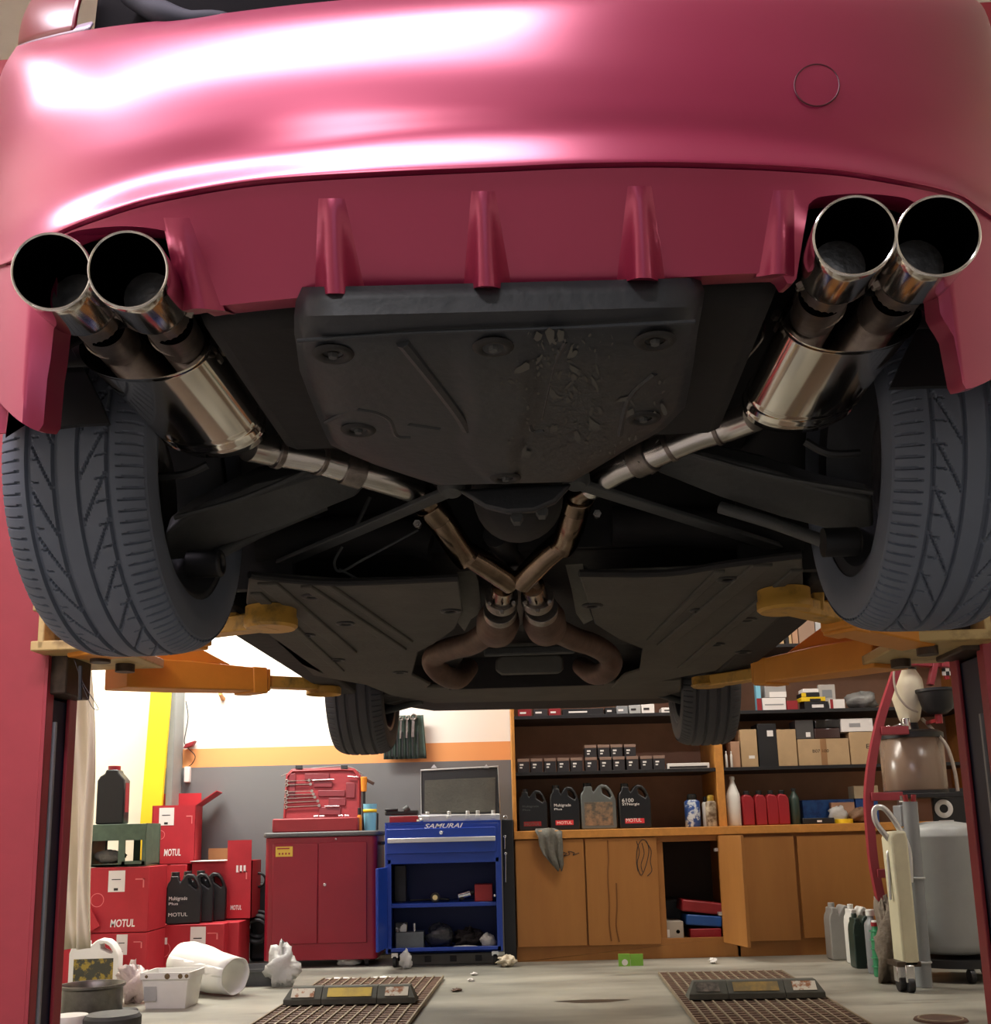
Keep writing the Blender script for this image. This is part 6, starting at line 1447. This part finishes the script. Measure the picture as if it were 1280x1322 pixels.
for k in range(5): B().torus((0, 0, .05 + .045 * k), (0, 0, 1), .031, .003).out('rib', m_bgreen, t, LOCAL)
B().lathe([(.02, .255), (.02, .275)], n=20).out('collar', m_red, t, LOCAL)

# ================================================================ floor grates, wheel stops, manhole
m_slat = M('grate_bar', (132, 120, 100), .6, .3, var=.3, scale=20); m_gpan = M('rusty_grate_pan', (74, 52, 40), .8, var=.5, scale=12)
def grate(label, corners_px, n):
    P = [onz(x, y, .012) for x, y in corners_px]      # far-left, far-right, near-right, near-left
    PL = [FRI @ p for p in P]
    x0 = (PL[0].x + PL[3].x) / 2; x1 = (PL[1].x + PL[2].x) / 2; y1 = (PL[0].y + PL[1].y) / 2; y0 = (PL[2].y + PL[3].y) / 2
    t = thing('floor_grate', label, 'grate', FR @ V(((x0 + x1) / 2, y0, 0)), -YAW, 'rusty floor grates')
    B().box(x0, x1, y0, y1, .001, .006).out('grate_pan', m_gpan, t, FR)
    b = B()
    for k in range(n + 1):
        x = x0 + (x1 - x0) * k / n; b.box(x - .004, x + .004, y0, y1, .006, .022)
    b.out('bars', m_slat, t, FR)
    b = B(); y = y0 + .02; r = random.Random(n)
    while y < y1:
        b.box(x0, x1, y, y + .035, .006, .016); y += .058
    b.out('cross_slats', M('brown_slats', (92, 70, 56), .75, var=.5, scale=16), t, FR)
grate('rusty floor grate at the left, in front of the blue trolley', ((398, 1262), (571, 1264), (468, 1400), (250, 1400)), 13)
grate('rusty floor grate at the right, in front of the wooden cabinets', ((853, 1257), (1012, 1254), (1180, 1360), (926, 1360)), 14)
def stop(label, px0, px1, pyb, pyt, cols):
    a, b = onz(px0, pyb, .022), onz(px1, pyb - (px1 - px0) * .012, .022); c = (a + b) / 2; w = (b - a).length
    t = thing('wheel_stop', label, 'wheel stop', (c.x, c.y, .0225), math.atan2(b.y - a.y, b.x - a.x) * .5, 'rubber wheel stops')
    h, d = .075, .15
    for k in range(3):
        u0, u1 = -w/2 + w * (0, .29, .71)[k], -w/2 + w * (.288, .708, 1)[k]
        l, r = (.03 if k == 0 else 0), (.03 if k == 2 else 0)
        B().add([V(p) for p in ((u0, 0, 0), (u1, 0, 0), (u1, 0, .025), (u0, 0, .025), (u0 + l, .05, h), (u1 - r, .05, h), (u1 - r, .10, h), (u0 + l, .10, h), (u1, d, 0), (u0, d, 0))],
            [(0, 1, 2, 3), (3, 2, 5, 4), (4, 5, 6, 7), (7, 6, 8, 9), (0, 9, 8, 1), (0, 3, 4, 7, 9), (1, 8, 6, 5, 2)]).out('rubber_block', M('dusty_rubber', (74, 74, 66), .8, var=.25), t, LOCAL, bevel=.003)
        q0, q1 = (.20, .80) if k != 1 else (.10, .90)
        f = lambda u, v: V((u0 + (u1 - u0) * u, .05 * v - .0012, .025 + (h - .025) * v + .0012))
        B().prism([f(q0, .16), f(q1, .16), f(q1, .86), f(q0, .86)], (0, -.0008, .0008)).out('reflector' if k == 1 else 'sticker', cols[k], t, LOCAL)
m_dirtw = M('dirty_white_sticker', (206, 200, 184), .7, col2=(150, 96, 60), scale=22, lo=.52, hi=.6)
m_dirty = M('yellow_reflector', (196, 168, 56), .5, col2=(150, 128, 60), scale=8)
stop('rubber wheel stop on the left grate with two white stickers', 366, 536, 1298, 1268, (m_dirtw, m_dirty, m_dirtw))
stop('rubber wheel stop on the right grate, more worn', 890, 1068, 1291, 1263, (M('worn_black_sticker', (66, 62, 56), .8, col2=(120, 110, 100), scale=24), M('worn_yellow_reflector', (120, 100, 52), .6, col2=(186, 146, 44), scale=6), m_dirtw))
q = onz(1215, 1316, .004)
t = thing('drain_cover', 'round rusty drain cover in the floor near right lift post', 'drain cover', (q.x, q.y, .0005)); B().lathe([(0, .008), (.10, .008), (.105, 0)], n=36).out('cover', m_gpan, t, LOCAL); B().torus((0, 0, .008), (0, 0, 1), .085, .004).out('cover_rim', m_slat, t, LOCAL)
q = onz(765, 1292, .002)
o = B().lathe([(0, .0008), (1, .0008)], n=5, caps=False)
b = B(); pts = [V((q.x + .16 * math.cos(a_) * (1 + .25 * math.sin(3*a_)), q.y + .05 * math.sin(a_), .0008)) for a_ in [2*PI*k/24 for k in range(24)]]
b.add(pts, [tuple(range(24))]); so = b.out('oil_stain', M('oil_stain', (70, 66, 60), .35), recalc=False); tag(so, 'dark oil stain on the concrete between the two grates', 'stain')

# ================================================================ light
w = bpy.data.worlds.new('sky'); SC.world = w; w.use_nodes = True
bg = w.node_tree.nodes['Background']; bg.inputs['Color'].default_value = lin((214, 226, 240)) + (1,); bg.inputs['Strength'].default_value = .8
def tube_light(label, x, y, z, L, power, along='x', col=(1, .96, 1), wd=.12, name='ceiling_light', down=(0, 0, 0)):
    t = thing(name, label, 'ceiling light', (x, y, z))
    b = B()
    if along == 'x': b.box(-L/2, L/2, -wd, wd, .01, .06)
    else: b.box(-wd, wd, -L/2, L/2, .01, .06)
    b.out('housing', m_white, t, LOCAL, bevel=.005)
    for k in (-1, 1):
        o_ = k * wd * .5
        p, q = ((-L/2 + .03, o_, -.012), (L/2 - .03, o_, -.012)) if along == 'x' else ((o_, -L/2 + .03, -.012), (o_, L/2 - .03, -.012))
        B().cyl(p, q, .014, n=12).out('lamp_tube', M('lamp_glow', (255, 250, 255), .5, emit=6), t, LOCAL)
    ld_ = bpy.data.lights.new('light', 'AREA'); ld_.shape = 'RECTANGLE'; ld_.size = L if along == 'x' else wd * 2; ld_.size_y = wd * 2 if along == 'x' else L; ld_.energy = power; ld_.color = col
    lo = bpy.data.objects.new('light', ld_); COL.objects.link(lo); lo.parent = t; lo.location = (0, 0, -.04)
    return t
tube_light('twin tube ceiling light above the rear of the car', -1.2, .75, 4.05, 2.6, 125, wd=.22, col=(1, .86, 1))
tube_light('twin tube ceiling light behind the camera', -1.25, -1.9, 4.05, .9, 85, wd=.2)
tube_light('twin tube ceiling light along the left wall', -2.55, 1.4, 4.0, 1.5, 48, along='y', col=(1, .87, 1))
tube_light('added twin tube fill light by the right wall', 3.2, 4.6, 4.05, 1.4, 34, along='y', col=(1, .95, .9))  # dim fill added to brighten the floor at this side; no known lamp here
tube_light('twin tube ceiling light over the left back corner', -2.0, 6.75, 3.0, 1.8, 150, along='x', col=(1, .97, .9))
tube_light('added twin tube fill light hung before the wooden cabinets', 1.0, 6.15, 2.95, 1.2, 36, along='x', col=(1, .9, .78))  # fill added to brighten the shelf interiors; no known lamp hangs here
SC.view_settings.view_transform = 'Standard'; SC.view_settings.look = 'None'; SC.view_settings.exposure = 0; SC.view_settings.gamma = 1; SC.view_settings.use_curve_mapping = False
